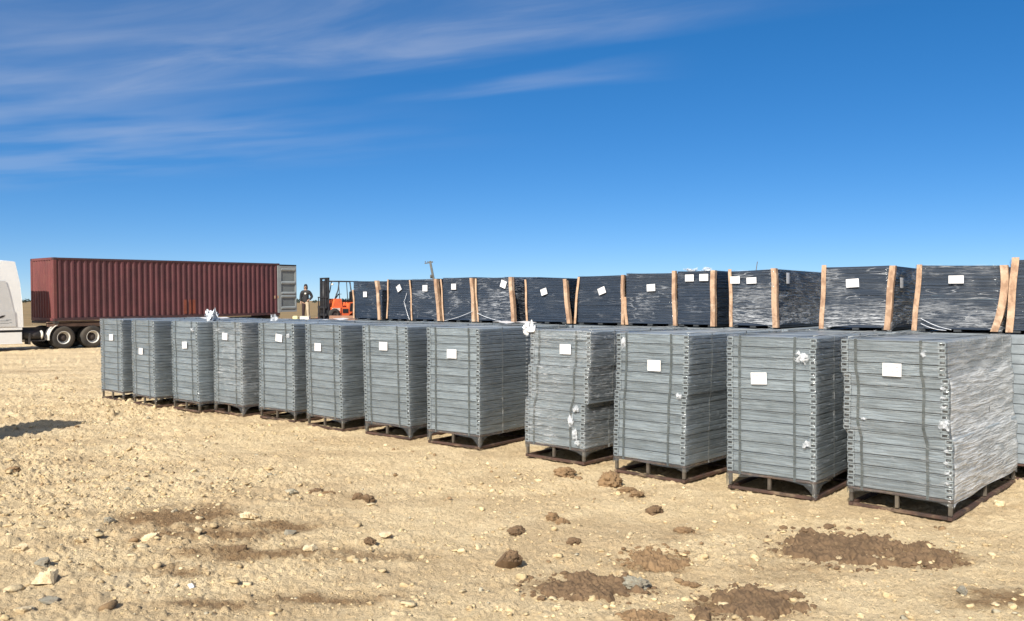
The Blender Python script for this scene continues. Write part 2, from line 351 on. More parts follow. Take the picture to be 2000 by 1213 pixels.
def damp_at(x, y):
    t = np.zeros_like(x); wx = x + .35*(fbm(x*1.7, y*1.7, 91)-.5); wy = y + .5*(fbm(x*1.7, y*1.7, 95)-.5)
    for (a, b, hw, hd, s) in BLOBS:
        c = ground_at(a, b); d = ((wx-c.x)/hw)**2 + ((wy-c.y)/hd)**2
        t = np.maximum(t, s*np.exp(-d*.9))
    return np.clip(t*(.55+.9*fbm(x*5, y*5, 33)), 0, 1)
def rocky_at(x, y):                        # the left and near-left is the stoniest
    return np.clip(.55 + .75*(fbm(x*.33, y*.33, 5)-.5)*2 + .35*np.clip(-x/5, -1, 1), .38, 1.25)
def ground_z(x, y):
    r = np.hypot(x, y); k = np.clip((70-r)/50, 0, 1)
    rk = rocky_at(x, y)
    z = .06*(fbm(x*.35, y*.35, 1, 3)-.5) + .035*(fbm(x*1.6, y*1.6, 2, 4)-.5)
    ch = fbm(x*6.5, y*6.5, 3, 4, .55); z = z + rk*.06*np.clip(ch-.5, -.12, .5)*1.6
    z = z + rk*.07*pebbles(x*7, y*7, 21)*np.clip((fbm(x*1.1, y*1.1, 44)-.38)*4, 0, 1) + rk*(.032+.055*np.clip((fbm(x*.8, y*.8, 62)-.4)*5, 0, 1))*pebbles(x*15, y*15, 61) + .024*pebbles(x*31, y*31, 71)
    z = z + .010*(fbm(x*24, y*24, 8, 3, .6)-.5)
    # shallow tyre tracks running along the row
    q = .621*x + .784*y
    for q0, wd in ((7.7, .16), (6.3, .2), (5.9, .14), (11.5, .3)):
        z = z - .018*np.exp(-((q-q0+.25*(fbm(x*.5, y*.5, 77)-.5))/wd)**2)
    return z*k - .012
def ground_mesh():
    rr = [0.6, 1.6, 2.6, 3.4]
    r = 4.0
    while r < 34: rr.append(r); r *= 1.0031
    while r < 130: rr.append(r); r *= 1.02
    while r < 9000: rr.append(r); r *= 1.25
    rr = np.array(rr)
    fine = np.linspace(R(-38), R(38), 1050); coarse = np.linspace(R(38), R(322), 60)[1:-1]
    th = np.concatenate([fine, coarse])
    A, B = np.meshgrid(rr, th, indexing='ij'); x = A*np.sin(B); y = A*np.cos(B)
    z = ground_z(x, y)
    z = np.where(np.abs(np.arctan2(x, y)) > R(38.01), -.03 + 0*z, z)
    n, m = x.shape
    V = np.stack([x, y, z], -1).reshape(-1, 3); V = np.concatenate([V, [[0, 0, -.02]]])
    i = np.arange(n-1)[:, None]; j = np.arange(m)[None, :]; j2 = (j+1) % m
    Q = np.stack([i*m+j, (i+1)*m+j, (i+1)*m+j2, i*m+j2], -1).reshape(-1, 4)
    T = np.stack([np.full(m, n*m), np.arange(m), (np.arange(m)+1) % m], -1)
    me = bpy.data.meshes.new('ground')
    nl = Q.size + T.size; nf = len(Q) + len(T)
    me.vertices.add(len(V)); me.vertices.foreach_set('co', V.astype(np.float32).ravel())
    me.loops.add(nl); me.loops.foreach_set('vertex_index', np.concatenate([Q.ravel(), T.ravel()]).astype(np.int32))
    me.polygons.add(nf); me.polygons.foreach_set('loop_start', np.concatenate([np.arange(len(Q))*4, Q.size + np.arange(len(T))*3]).astype(np.int32))
    me.polygons.foreach_set('loop_total', np.concatenate([np.full(len(Q), 4), np.full(len(T), 3)]).astype(np.int32))
    me.update(calc_edges=True); me.validate()
    d = damp_at(V[:, 0], V[:, 1])*(np.hypot(V[:, 0], V[:, 1]) < 60)
    at_ = me.attributes.new('damp', 'FLOAT', 'POINT'); at_.data.foreach_set('value', d.astype(np.float32))
    me.polygons.foreach_set('use_smooth', np.ones(nf, dtype=bool))
    return me
def ground_mat():
    m, nt, out = new_mat('pale_clay_fill')
    P = node(nt, 'ShaderNodeNewGeometry').outputs['Position']
    mp = node(nt, 'ShaderNodeMapping', {'Vector': P}).outputs[0]
    n_big = noise(nt, mp, .55, 5, .6); n_mid = noise(nt, mp, 3.1, 7, .65, .4); n_fine = noise(nt, mp, 21, 8, .7); n_grit = noise(nt, mp, 90, 4, .7)
    c = mixc(nt, ramp(nt, n_mid, .3, .72), (.80, .635, .395), (.71, .54, .315))
    c = mixc(nt, fmath(nt, 'MULTIPLY', ramp(nt, n_big, .45, .7), .55), c, (.80, .64, .41))
    c = mixc(nt, fmath(nt, 'MULTIPLY', ramp(nt, n_fine, .54, .66), .62), c, (.34, .24, .13))  # dark specks put into the colour for shadows among the crumbs
    c = mixc(nt, fmath(nt, 'MULTIPLY', ramp(nt, n_fine, .46, .30), .6), c, (.84, .69, .46))
    c = mixc(nt, fmath(nt, 'MULTIPLY', ramp(nt, n_grit, .58, .72), .45), c, (.46, .35, .21))
    c = mixc(nt, fmath(nt, 'MULTIPLY', ramp(nt, noise(nt, mp, 9, 5, .6), .60, .72), .35), c, (.52, .46, .31))
    c = mixc(nt, fmath(nt, 'MULTIPLY', ramp(nt, noise(nt, node(nt, 'ShaderNodeMapping', {'Vector': P, 'Scale': (.55, 1.1, 1)}).outputs[0], .9, 6, .62, .6), .44, .62), .62), c, (.53, .39, .23))
    dm = node(nt, 'ShaderNodeAttribute', attribute_name='damp').outputs['Fac']
    dn = ramp(nt, fmath(nt, 'ADD', dm, fmath(nt, 'MULTIPLY', fmath(nt, 'SUBTRACT', n_fine, .5), .5)), .12, .75)
    c = mixc(nt, fmath(nt, 'MULTIPLY', dn, .85), c, (.23, .135, .065))
    # dry grassland beyond the levelled yard
    s = node(nt, 'ShaderNodeSeparateXYZ', {0: P})
    yy = fmath(nt, 'ADD', s.outputs[1], fmath(nt, 'MULTIPLY', fmath(nt, 'SUBTRACT', noise(nt, mp, .06, 4), .5), 40.))
    gr = mixc(nt, ramp(nt, noise(nt, node(nt, 'ShaderNodeMapping', {'Vector': P, 'Scale': (.02, .12, 1)}).outputs[0], 1.5, 6), .35, .65), (.30, .205, .105), (.22, .165, .085))
    c = mixc(nt, ramp(nt, yy, 62, 78), c, gr)
    hgt = fmath(nt, 'ADD', fmath(nt, 'MULTIPLY', n_fine, .7), fmath(nt, 'MULTIPLY', n_grit, .35))
    bp = node(nt, 'ShaderNodeBump', {'Strength': 1.0, 'Distance': .06, 'Height': hgt})
    p = node(nt, 'ShaderNodeBsdfPrincipled', {'Base Color': c, 'Roughness': .93, 'Specular IOR Level': .15, 'Normal': bp.outputs[0]})
    nt.links.new(p.outputs[0], out.inputs['Surface']); return m
M['ground'] = ground_mat()
gm = ground_mesh(); gm.materials.append(M['ground'])
tag(link('ground', gm), kind='structure')

# ---------------------------------------------------------------- stones
def ico(sub):
    bm = bmesh.new(); bmesh.ops.create_icosphere(bm, subdivisions=sub, radius=1.0)
    V = np.array([v.co[:] for v in bm.verts]); T = np.array([[v.index for v in f.verts] for f in bm.faces]); bm.free(); return V, T
def stone_mat(name, attr=True, base=(.5, .4, .25), dark=(.3, .22, .13), rough=.92):
    m, nt, out = new_mat(name)
    v = coords(nt, (1, 1, 1), randomise=False)
    n_ = noise(nt, v, 30, 8, .7)
    b = node(nt, 'ShaderNodeAttribute', attribute_name='tint').outputs['Color'] if attr else mixc(nt, ramp(nt, noise(nt, v, 9, 6, .6), .35, .68), base, dark)
    c = mixc(nt, fmath(nt, 'MULTIPLY', ramp(nt, n_, .45, .68), .4), b, (.26, .18, .10))
    bp = node(nt, 'ShaderNodeBump', {'Strength': .8, 'Distance': .012, 'Height': noise(nt, v, 55, 6, .7)})
    p = node(nt, 'ShaderNodeBsdfPrincipled', {'Base Color': c, 'Roughness': rough, 'Specular IOR Level': .2, 'Normal': bp.outputs[0]})
    nt.links.new(p.outputs[0], out.inputs['Surface']); return m
def rubble():
    N = 30000
    th = rng.uniform(R(-36), R(36), N*3); r = np.sqrt(rng.uniform(4.4**2, 27**2, N*3))
    near = rng.uniform(0, 1, N*3) < np.clip((11/r)**1.6, 0, 1)
    x, y = r*np.sin(th), r*np.cos(th)
    q = .621*x + .784*y
    keep = near & (rng.uniform(0, 1, len(x)) < rocky_at(x, y)*np.clip(.3+1.6*(fbm(x*.9, y*.9, 55)-.35)*2, .1, 1)) & ((q < 9.2) | (x < -10) | (q > 30))
    x, y = x[keep][:N], y[keep][:N]; n = len(x)
    s = np.clip(.0115*np.exp(rng.normal(-.12, .62, n)), .005, .06)
    tint = np.empty((n, 3)); u = rng.uniform(0, 1, n)
    pal = np.array([(.70, .55, .32), (.76, .61, .38), (.62, .47, .27), (.66, .54, .34), (.50, .45, .33), (.30, .20, .11)])
    tint = pal[np.searchsorted([.36, .52, .80, .90, .94], u)]*rng.uniform(.72, .98, (n, 1))
    Vs, Ts, Cs = [], [], []; o = 0
    for sub, sel in ((1, s < .02), (2, s >= .02)):
        V0, T0 = ico(sub); idx = np.nonzero(sel)[0]; k = len(idx); nv = len(V0)
        D = 1 + rng.uniform(-.28, .28, (k, nv, 1))
        if sub == 2:                                           # facets: flatten random sides
            for _ in range(4):
                d = rng.normal(0, 1, (k, 1, 3)); d /= np.linalg.norm(d, axis=2, keepdims=True)
                pr = (V0[None]*d).sum(2, keepdims=True); D = D*np.where(pr > .55, .55/np.maximum(pr, .55), 1)
        S = s[idx][:, None, None]*np.stack([rng.uniform(.8, 1.5, k), rng.uniform(.7, 1.3, k), rng.uniform(.45, .85, k)], -1)[:, None, :]
        P = V0[None]*D*S
        a = rng.uniform(0, 6.28, k)[:, None]; X = P[..., 0]*np.cos(a)-P[..., 1]*np.sin(a); Y = P[..., 0]*np.sin(a)+P[..., 1]*np.cos(a)
        P = np.stack([X + x[idx][:, None], Y + y[idx][:, None], P[..., 2] + (ground_z(x[idx], y[idx]) + s[idx]*.22)[:, None]], -1)
        Vs.append(P.reshape(-1, 3)); Ts.append((T0[None] + (np.arange(k)*nv)[:, None, None] + o).reshape(-1, 3)); o += k*nv
        Cs.append(np.repeat(tint[idx], nv, 0))
    V, T, C = np.concatenate(Vs), np.concatenate(Ts), np.concatenate(Cs)
    me = bpy.data.meshes.new('rubble'); me.vertices.add(len(V)); me.vertices.foreach_set('co', V.astype(np.float32).ravel())
    me.loops.add(T.size); me.loops.foreach_set('vertex_index', T.astype(np.int32).ravel())
    me.polygons.add(len(T)); me.polygons.foreach_set('loop_start', (np.arange(len(T))*3).astype(np.int32)); me.polygons.foreach_set('loop_total', np.full(len(T), 3, dtype=np.int32))
    me.update(calc_edges=True); me.validate()
    a = me.attributes.new('tint', 'FLOAT_COLOR', 'POINT'); a.data.foreach_set('color', np.concatenate([C, np.ones((len(C), 1))], 1).astype(np.float32).ravel())
    me.materials.append(stone_mat('loose_stone'))
    return me
tag(link('rubble', rubble()), 'small pale stones and crumbled clay strewn over the yard', 'rubble', kind='stuff')

M['clod'] = stone_mat('brown_earth_clod', False, (.27, .175, .095), (.18, .115, .062))
M['dark_clod'] = stone_mat('dark_damp_earth', False, (.185, .120, .070), (.12, .078, .046))
M['pale_stone'] = stone_mat('pale_limestone', False, (.72, .60, .40), (.58, .45, .27))
M['grey_stone'] = stone_mat('grey_stone', False, (.30, .28, .22), (.22, .20, .16))
def n3(V, f, s):                                              # cheap 3-D lumps from three planes of 2-D noise
    return (fbm(V[:, 0]*f+s, V[:, 1]*f-s, 1)+fbm(V[:, 1]*f+2*s, V[:, 2]*f+s, 2)+fbm(V[:, 2]*f-s, V[:, 0]*f+3*s, 3))/3
def clod(x, y, wpx, label, mat='clod', flat=.75, long=1.0, group=None, name='dirt_clod', cat='clod', facet=False):
    c = ground_at(x, y); r = wpx/2/F*c.y; s = random.uniform(0, 50)
    V, T = ico(5 if wpx > 18 else 4)
    k = 1 + 1.7*(n3(V, 1.3, s)-.5) + 1.2*(n3(V, 3.4, s+5)-.5) + .8*(n3(V, 9, s+9)-.5)
    V = V*k[:, None]
    if facet:
        for _ in range(9):
            d = np.array([random.gauss(0, 1) for _ in range(3)]); d /= np.linalg.norm(d)
            p = V@d; V = V - np.outer(np.clip(p-.62, 0, None), d)*.9
    V = V*np.array([r*long, r, r*flat])
    V = V*np.array([1.1, .9, 1.0]); a = random.uniform(-.8, .8); V = np.stack([V[:, 0]*math.cos(a)-V[:, 1]*math.sin(a), V[:, 0]*math.sin(a)+V[:, 1]*math.cos(a), V[:, 2]], 1)
    me = bpy.data.meshes.new(name); me.from_pydata(V.tolist(), [], T.tolist()); me.materials.append(M[mat])
    me.polygons.foreach_set('use_smooth', [not facet]*len(T)); me.update()
    o = link(name, me); o.location = (c.x, c.y + r*.5, float(ground_z(np.array([c.x]), np.array([c.y+r*.5]))[0]) + r*flat*.42)
    return tag(o, label, cat, group)
def mound(x, y, wpx, hpx, zh, label, seed, mat='dark_clod'):
    """a low broken heap of turned-up brown soil with an uneven outline"""
    c0, c1, c2 = ground_at(x-wpx/2, y), ground_at(x+wpx/2, y), ground_at(x, y)
    hw = (c1-c0).length/2; hd = (ground_at(x, y-hpx/2).y - ground_at(x, y+hpx/2).y)/2
    n, m = 170, 96; u = np.linspace(-1.35, 1.35, n); v = np.linspace(-1.35, 1.35, m); U, W = np.meshgrid(u, v, indexing='ij')
    X = U*hw; Y = W*hd; gx, gy = X+c2.x, Y+c2.y
    d = np.sqrt(U**2+W**2) + 1.3*(fbm(gx*3.2+seed, gy*3.2, 9, 4)-.5) + .95*(fbm(gx*11+seed, gy*11, 13, 3)-.5)
    k = np.clip((1.0-d)/.42, 0, 1); k = k*k*(3-2*k)
    lump = .2 + 1.1*(fbm(gx*6+seed, gy*6, 15, 5, .62)) + .35*pebbles(gx*8+seed, gy*8, 6) + .4*pebbles(gx*24+seed, gy*24, 16)
    Z = ground_z(gx, gy) - .02 + k*(.02 + zh*lump) + k*.02*(fbm(gx*30, gy*30, 3, 3, .6)-.5)
    V = np.stack([X, Y, Z], -1).reshape(-1, 3); kk = k.ravel()
    T = []
    for i in range(n-1):
        for j in range(m-1):
            q = (i*m+j, (i+1)*m+j, (i+1)*m+j+1, i*m+j+1)
            if max(kk[q[0]], kk[q[1]], kk[q[2]], kk[q[3]]) > 0: T.append(q)
    used = sorted({a for q in T for a in q}); mp = {a: i for i, a in enumerate(used)}
    me = bpy.data.meshes.new('mud_heap'); me.from_pydata(V[used].tolist(), [], [[mp[a] for a in q] for q in T]); me.materials.append(M[mat])
    me.polygons.foreach_set('use_smooth', [True]*len(T)); me.update()
    bm = bmesh.new(); bm.from_mesh(me); rn = random.Random(seed); V1, T1 = ico(2)
    for _ in range(130):
        a, rr_ = rn.uniform(0, 6.28), rn.uniform(.75, 1.35); x_, y_ = hw*rr_*math.cos(a), hd*rr_*math.sin(a)
        s_ = .0105*math.exp(rn.gauss(-.1, .5)); zz_ = float(ground_z(np.array([x_+c2.x]), np.array([y_+c2.y]))[0])
        vs = [bm.verts.new((x_+p[0]*s_*1.3*(1+rn.uniform(-.25, .25)), y_+p[1]*s_*(1+rn.uniform(-.25, .25)), zz_+s_*.3+p[2]*s_*.75*(1+rn.uniform(-.25, .25)))) for p in V1]
        for t in T1: bm.faces.new([vs[k] for k in t])
    bm.to_mesh(me); bm.free()
    o = link('mud_heap', me); o.location = (c2.x, c2.y, 0)
    return tag(o, label, 'soil heap', 'heaps of dark soil in the foreground')
mound(1622, 1066, 235, 66, .050, 'long dark soil heap in front of the two nearest grey stacks', 3)
mound(1805, 1083, 130, 42, .045, 'dark soil heap just below the nearest grey stack', 11)
mound(1150, 1143, 215, 50, .040, 'long thin brown soil smear right of the big dark rock', 23)
mound(1278, 1088, 112, 40, .035, 'brown crumbly soil heap left of the long dark heap', 31, 'clod')
mound(1468, 1178, 195, 70, .050, 'broad dark soil heap at the bottom edge of the photo', 47)
mound(1262, 1203, 80, 24, .025, 'small brown soil heap at the very bottom near the middle', 53, 'clod')
G = 'brown clods lying on the pale ground'
for a in [(1192, 950, 40, 'large round brown clod against the base of the third stack from the right', 'clod', .95),
          (1102, 930, 36, 'brown clod in front of the leaning stack', 'clod', .6), (1228, 962, 26, 'reddish crumb left of a short trail below the round clod', 'clod', .5),
          (1246, 971, 22, 'reddish crumb at the end of the trail below the round clod', 'clod', .5), (1280, 1002, 30, 'dark clod below and right of the big round clod', 'dark_clod', .65),
          (1340, 1036, 34, 'flat brown clod between round clod and long dark heap', 'clod', .4), (1079, 1013, 24, 'left clod of a close brown pair', 'clod', .8),
          (1099, 1021, 24, 'right clod of a close brown pair', 'clod', .7), (1008, 1039, 32, 'flat dark clod above the big dark rock', 'dark_clod', .45),
          (1123, 1059, 24, 'dark clod right of the flat one above the big rock', 'dark_clod', .6), (720, 1062, 22, 'lone dark clod left of the big dark rock', 'dark_clod', .65),
          (699, 972, 20, 'left clod of a dark pair in the middle of the yard', 'dark_clod', .75), (719, 978, 22, 'right clod of a dark pair in the middle of the yard', 'dark_clod', .6),
          (617, 958, 24, 'dark clod at the left end of a crumbly line in mid yard', 'dark_clod', .5), (640, 962, 24, 'flat clod inside a crumbly line in mid yard', 'clod', .35),
          (469, 1079, 18, 'small dark clod in the brown damp patch', 'dark_clod', .8), (18, 925, 26, 'brown clod by the left edge below the shadow', 'clod', .6),
          (1245, 1147, 40, 'grey brown lump on the end of the thin soil smear', 'grey_stone', .7), (1345, 1138, 24, 'small brown clod between two soil heaps', 'clod', .4), (1360, 1140, 22, 'flat brown crumb beside the small clod between heaps', 'clod', .4)]:
    clod(*a[:4], mat=a[4], flat=a[5], group=G)
G = 'larger stones lying on the ground'
for a in [(995, 1108, 62, 'big dark angular rock in the middle foreground', 'dark_clod', .62), (80, 1142, 54, 'pale angular stone with shadow near the lower left', 'pale_stone', .6),
          (75, 1110, 40, 'grey slab standing behind the pale lower left stone', 'grey_stone', .5), (212, 1022, 28, 'grey pointed stone on the left', 'grey_stone', .6),
          (484, 1017, 34, 'pale rounded stone beside the brown damp hollow', 'pale_stone', .6), (562, 1046, 26, 'grey stone right of the brown damp hollow', 'grey_stone', .6),
          (40, 1200, 40, 'pale flat stone in the lower left corner', 'pale_stone', .4), (90, 1182, 40, 'grey flat stone above the corner stone', 'grey_stone', .35),
          (1961, 988, 24, 'white rounded stone right of the nearest stack', 'pale_stone', .8), (1842, 1012, 13, 'little white pebble under the nearest stack frame', 'pale_stone', .8),
          (1885, 1158, 26, 'grey wedge stone at lower right', 'grey_stone', .9), (1436, 962, 15, 'pale pebble by the frame of the second nearest stack', 'pale_stone', .6),
          (155, 868, 14, 'small white stone below the long shadow', 'pale_stone', .5), (600, 1080, 30, 'pale buried stone in the mid foreground', 'pale_stone', .35), (750, 1050, 30, 'pale flat stone beside the lone dark clod', 'pale_stone', .4),
          (35, 1080, 34, 'pale block shaped stone at the left edge', 'pale_stone', .5), (150, 1062, 30, 'pale sharp stone among rubble on the left', 'pale_stone', .5), (290, 1060, 30, 'pale stone by the left side of the damp hollow', 'pale_stone', .5)]:
    clod(*a[:4], mat=a[4], flat=a[5], group=G, name='stone', cat='stone', facet=True)
lit = clod(371, 1150, 15, 'small crumpled white litter lying in the lower left', mat='film_white', flat=.9, name='litter', cat='litter', facet=True)

# ================================================================ GREY STEEL STACKS
TW, TD, TP, BZ, NT = 1.05, 2.5, .1215, .21, 13       # tray width, depth, pitch, frame height, trays
def tray_mesh(detail=True):
    b = MB(); hw = TW/2
    for sgn in (-1, 1):
        for z0 in (.002, .0605):
            w_, h_, c_ = .074, .055, .007
            x0 = sgn*hw - (w_ if sgn > 0 else 0); zc = z0
            o = [(c_, 0), (w_-c_, 0), (w_, c_), (w_, h_-c_), (w_-c_, h_), (c_, h_), (0, h_-c_), (0, c_)]
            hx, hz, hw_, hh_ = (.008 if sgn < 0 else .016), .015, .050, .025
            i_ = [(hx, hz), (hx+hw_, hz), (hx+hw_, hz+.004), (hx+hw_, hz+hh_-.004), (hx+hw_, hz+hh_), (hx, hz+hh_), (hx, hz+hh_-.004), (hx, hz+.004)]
            vs = []
            for ring, y in ((o, 0), (o, TD), (i_, 0), (i_, .012)): vs += [(x0+p[0], y, zc+p[1]) for p in ring]
            fs = []; hole_ = []; en_ = []
            for j in range(8):
                k = (j+1) % 8
                fs += [(j, k, 8+k, 8+j)]; en_.append((j, 16+j, 16+k, k)); hole_.append((16+j, 24+j, 24+k, 16+k))
            fs += [list(range(8, 16))]; hole_ += [list(range(24, 32))]
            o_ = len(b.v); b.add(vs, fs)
            for q_ in hole_: b.f.append([o_+t for t in q_]); b.m.append(1); b.sm.append(False)
            for q_ in en_: b.f.append([o_+t for t in q_]); b.m.append(2); b.sm.append(False)
    x1 = hw-.076
    b.prism([(.022, .003), (.009, .006), (.009, .054), (.012, .057), (.012, .0595), (.009, .0625), (.009, .106), (.001, .109), (.001, .117), (.022, .117)], -x1, x1, 'X')
    b.prism([(.03, .111), (.03, .1155), (TD-.004, .1155), (TD-.004, .111)], -x1, x1, 'X')
    b.prism([(TD-.02, .003), (TD-.02, .108), (TD-.001, .108), (TD-.001, .003)], -x1, x1, 'X')
    return b.mesh('steel_tray', [M['steel'], M['hole_shade'], M['cut']])
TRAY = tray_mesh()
LEG = MB().box((0, 0, BZ/2+.02), (.038, .038, BZ-.045), bev=.004).mesh('leg', M['leg'])
def base_frame_mesh():
    b = MB(); hw, d = TW/2, TD
    for x in (-hw+.03, hw-.03): b.box((x, d/2, .017), (.045, d, .038), bev=.004)
    for y in (.025, d/2, d-.025): b.box((0, y, .0165), (TW-.11, .045, .033), bev=.004)
    for x in (-hw+.03, hw-.03): b.box((x, d/2, BZ-.018), (.05, d, .03), bev=.004)
    for y in (.03, d/3, 2*d/3, d-.03): b.box((0, y, BZ-.019), (TW-.11, .05, .026), bev=.004)
    return b.mesh('base_frame', M['rust'])
BASE = base_frame_mesh()
def shift_fn(lean, steps, seed):
    rnd = random.Random(seed); xs = []; ys = []
    for k in range(NT):
        t = (k+.5)/NT; x = lean*t + rnd.uniform(-.005, .005); y = rnd.uniform(-.006, .006)
        for (t0, dx, dy) in steps:
            if t > t0: x += dx; y += dy
        xs.append(x); ys.append(y)
    def f(z):
        k = min(max((z-BZ)/TP - .5, 0), NT-1.001); i = int(k); u = k-i
        return xs[i]*(1-u)+xs[min(i+1, NT-1)]*u, ys[i]*(1-u)+ys[min(i+1, NT-1)]*u
    return xs, ys, f
def shell(hw, d, zt, zb, f, seed, inf=.012, arch=.15, nx=16, ny=30, nz=36, wr=.006, name='shrink_wrap', mat=None, parent=None, tops=None, dz0=0.0):
    """stretch film pulled round a stack: clings, bridges the steps, hangs lower at the corners"""
    per = []
    r = .02
    for i in range(nx+1): per.append((-hw-inf+r+(2*hw+2*inf-2*r)*i/nx, -inf))
    for i in range(ny+1): per.append((hw+inf, -inf+r+(d+2*inf-2*r)*i/ny))
    for i in range(nx+1): per.append((hw+inf-r-(2*hw+2*inf-2*r)*i/nx, d+inf))
    for i in range(ny+1): per.append((-hw-inf, d+inf-r-(d+2*inf-2*r)*i/ny))
    n = len(per); vs = []; fs = []
    for k in range(nz+1):
        t = k/nz
        for (x, y) in per:
            dc = min(math.hypot(abs(x)-hw, min(abs(y), abs(y-d))), 9)
            lo = zb - arch*math.exp(-(dc/.075)**2) + .02*math.sin(x*7+seed)*math.sin(y*4+seed)
            hi = zt if tops is None else tops(x, y)
            z = lo + (hi+.008-lo)*t
            sx, sy = f(max(z, dz0))
            ww = wr*(math.sin(9*x+13*z+seed)*math.cos(7*y-17*z+2*seed)+.6*math.sin(31*z+11*x-5*y+seed))
            nx_, ny_ = (0, -1) if y <= -inf+1e-4 else (1, 0) if x >= hw+inf-1e-4 else (0, 1) if y >= d+inf-1e-4 else (-1, 0)
            vs.append((x+sx+nx_*ww, y+sy+ny_*ww, z))
    for k in range(nz):
        for j in range(n):
            q = (j+1) % n; fs.append((k*n+j, k*n+q, (k+1)*n+q, (k+1)*n+j))
    # top cover
    sx, sy = f(zt); o = len(vs); gx, gy = 12, 16; top_ = []
    for i in range(gx+1):
        for j in range(gy+1):
            x, y = -hw-inf+.02+(2*hw+2*inf-.04)*i/gx, -inf+.02+(d+2*inf-.04)*j/gy
            e = min(1, 8*min(i/gx, 1-i/gx, j/gy, 1-j/gy)+.0)
            hi = zt if tops is None else tops(x, y)
            vs.append((x+sx, y+sy, hi+.010+e*.012*(.5+.5*math.sin(8*x+seed)*math.sin(5*y+2*seed)+.4*math.sin(17*x-9*y+seed))))
    for i in range(gx):
        for j in range(gy):
            a = o+i*(gy+1)+j; top_.append((a, a+gy+1, a+gy+2, a+1))
    b = MB(); b.add(vs, fs, 0, True)
    for q_ in top_: b.f.append(list(q_)); b.m.append(1 if isinstance(mat, list) else 0); b.sm.append(True); return b.build(name, mat or M['film'], parent)
def strap_front(x, f, wd, mat, parent, zt, name='strap'):
    b = MB(); pts = []
    zs = [BZ-.03 + (zt-BZ+.03)*k/20 for k in range(21)]
    off = .007
    path = [(x+f(z)[0], f(z)[1]-off, z) for z in zs]
    path += [(x+f(zt)[0], f(zt)[1]+TD*k/6, zt+.006) for k in range(0, 7)]
    path += [(x+f(z)[0], f(z)[1]+TD+off, z) for z in zs[::-1]]
    vs = []; fs = []
    for i, p in enumerate(path): vs += [(p[0]-wd/2, p[1], p[2]), (p[0]+wd/2, p[1], p[2])]
    # thickness: second skin 2 mm further in
    for i in range(len(path)-1): fs.append((2*i, 2*i+1, 2*i+3, 2*i+2))
    b.add(vs, fs); o = b.build(name, mat, parent)
    md = o.modifiers.new('thickness', 'SOLIDIFY'); md.thickness = .002; return o
def strap_side(y, f, wd, mat, parent, zt, name='strap'):
    hw = TW/2+.007; zs = [BZ-.03 + (zt-BZ+.03)*k/20 for k in range(21)]
    path = [(-hw+f(z)[0], y+f(z)[1], z) for z in zs] + [(-hw+f(zt)[0]+2*hw*k/4, y+f(zt)[1], zt+.009) for k in range(5)] + [(hw+f(z)[0], y+f(z)[1], z) for z in zs[::-1]]
    vs = []; fs = []
    for p in path: vs += [(p[0], p[1]-wd/2, p[2]), (p[0], p[1]+wd/2, p[2])]
    for i in range(len(path)-1): fs.append((2*i, 2*i+1, 2*i+3, 2*i+2))
    o = MB().add(vs, fs).build(name, mat, parent); md = o.modifiers.new('thickness', 'SOLIDIFY'); md.thickness = .002; return o
def tuft(parent, p, size, seed, name='film_tuft', el=(1, 1, 1), mat='scrap'):
    """a crumpled bunch of torn film"""
    rnd = random.Random(seed); b = MB()
    for q in range(3 if mat == 'scrap' else 4):
        n = 9; vs = []; fs = []
        a0, tl = rnd.uniform(0, 6.28), rnd.uniform(-.9, .9)
        for i in range(n):
            for j in range(n):
                u, v = (i/(n-1)-.5), (j/(n-1)-.5)
                rr = .55+.45*math.sin(3*u+q)*math.cos(4*v+seed)
                x = (u*math.cos(a0) - v*math.sin(a0)*rr)*size*1.5*el[0]; y = (u*math.sin(a0)+v*math.cos(a0)*rr)*size*.9*el[1]-.01
                z = (v*tl + .5*math.sin(5*u+q*2+seed)*math.cos(4*v) + rnd.uniform(-.16, .16) + .3*math.sin(q*2.1))*size*el[2]
                vs.append((p[0]+x, p[1]+y, p[2]+z))
        for i in range(n-1):
            for j in range(n-1): fs.append((i*n+j, (i+1)*n+j, (i+1)*n+j+1, i*n+j+1))
        b.add(vs, fs, 0, False)
    o = b.build(name, M[mat], parent); md = o.modifiers.new('thickness', 'SOLIDIFY'); md.thickness = .0015; return o
def paper_label(parent, x, y, z, wd, ht, rot=0.0, bend=.004, side=None, label=None):
    n = 5; vs = []; fs = []
    for i in range(n+1):
        for j in range(2):
            u, v = (i/n-.5)*wd, (j-.5)*ht
            a, b_ = u*math.cos(rot)-v*math.sin(rot), u*math.sin(rot)+v*math.cos(rot)
            dy = -.004 - bend*math.sin(i/n*3.14)
            vs.append((x+a, y+dy, z+b_) if side is None else (x-dy, y+a, z+b_))
    for i in range(n): fs.append((2*i, 2*i+2, 2*i+3, 2*i+1))
    o = MB().add(vs, fs).build('paper_label', M['paper'], parent)
    md = o.modifiers.new('thickness', 'SOLIDIFY'); md.thickness = .001
    return tag(o, label)
def local_on_face(px, py, org, ang, face_y=0.0):              # where a photo pixel meets the front face of a stack
    c, s = math.cos(ang), math.sin(ang)
    n = Vector((-s, c)); u = Vector((c, s)); rx = (px-1000)/F
    q = org.x*n.x + org.y*n.y + face_y
    Y = q/(rx*n.x + n.y); p = Vector((rx*Y, Y))
    return (p-Vector((org.x, org.y))).dot(u), H + (HZ-py)/F*Y

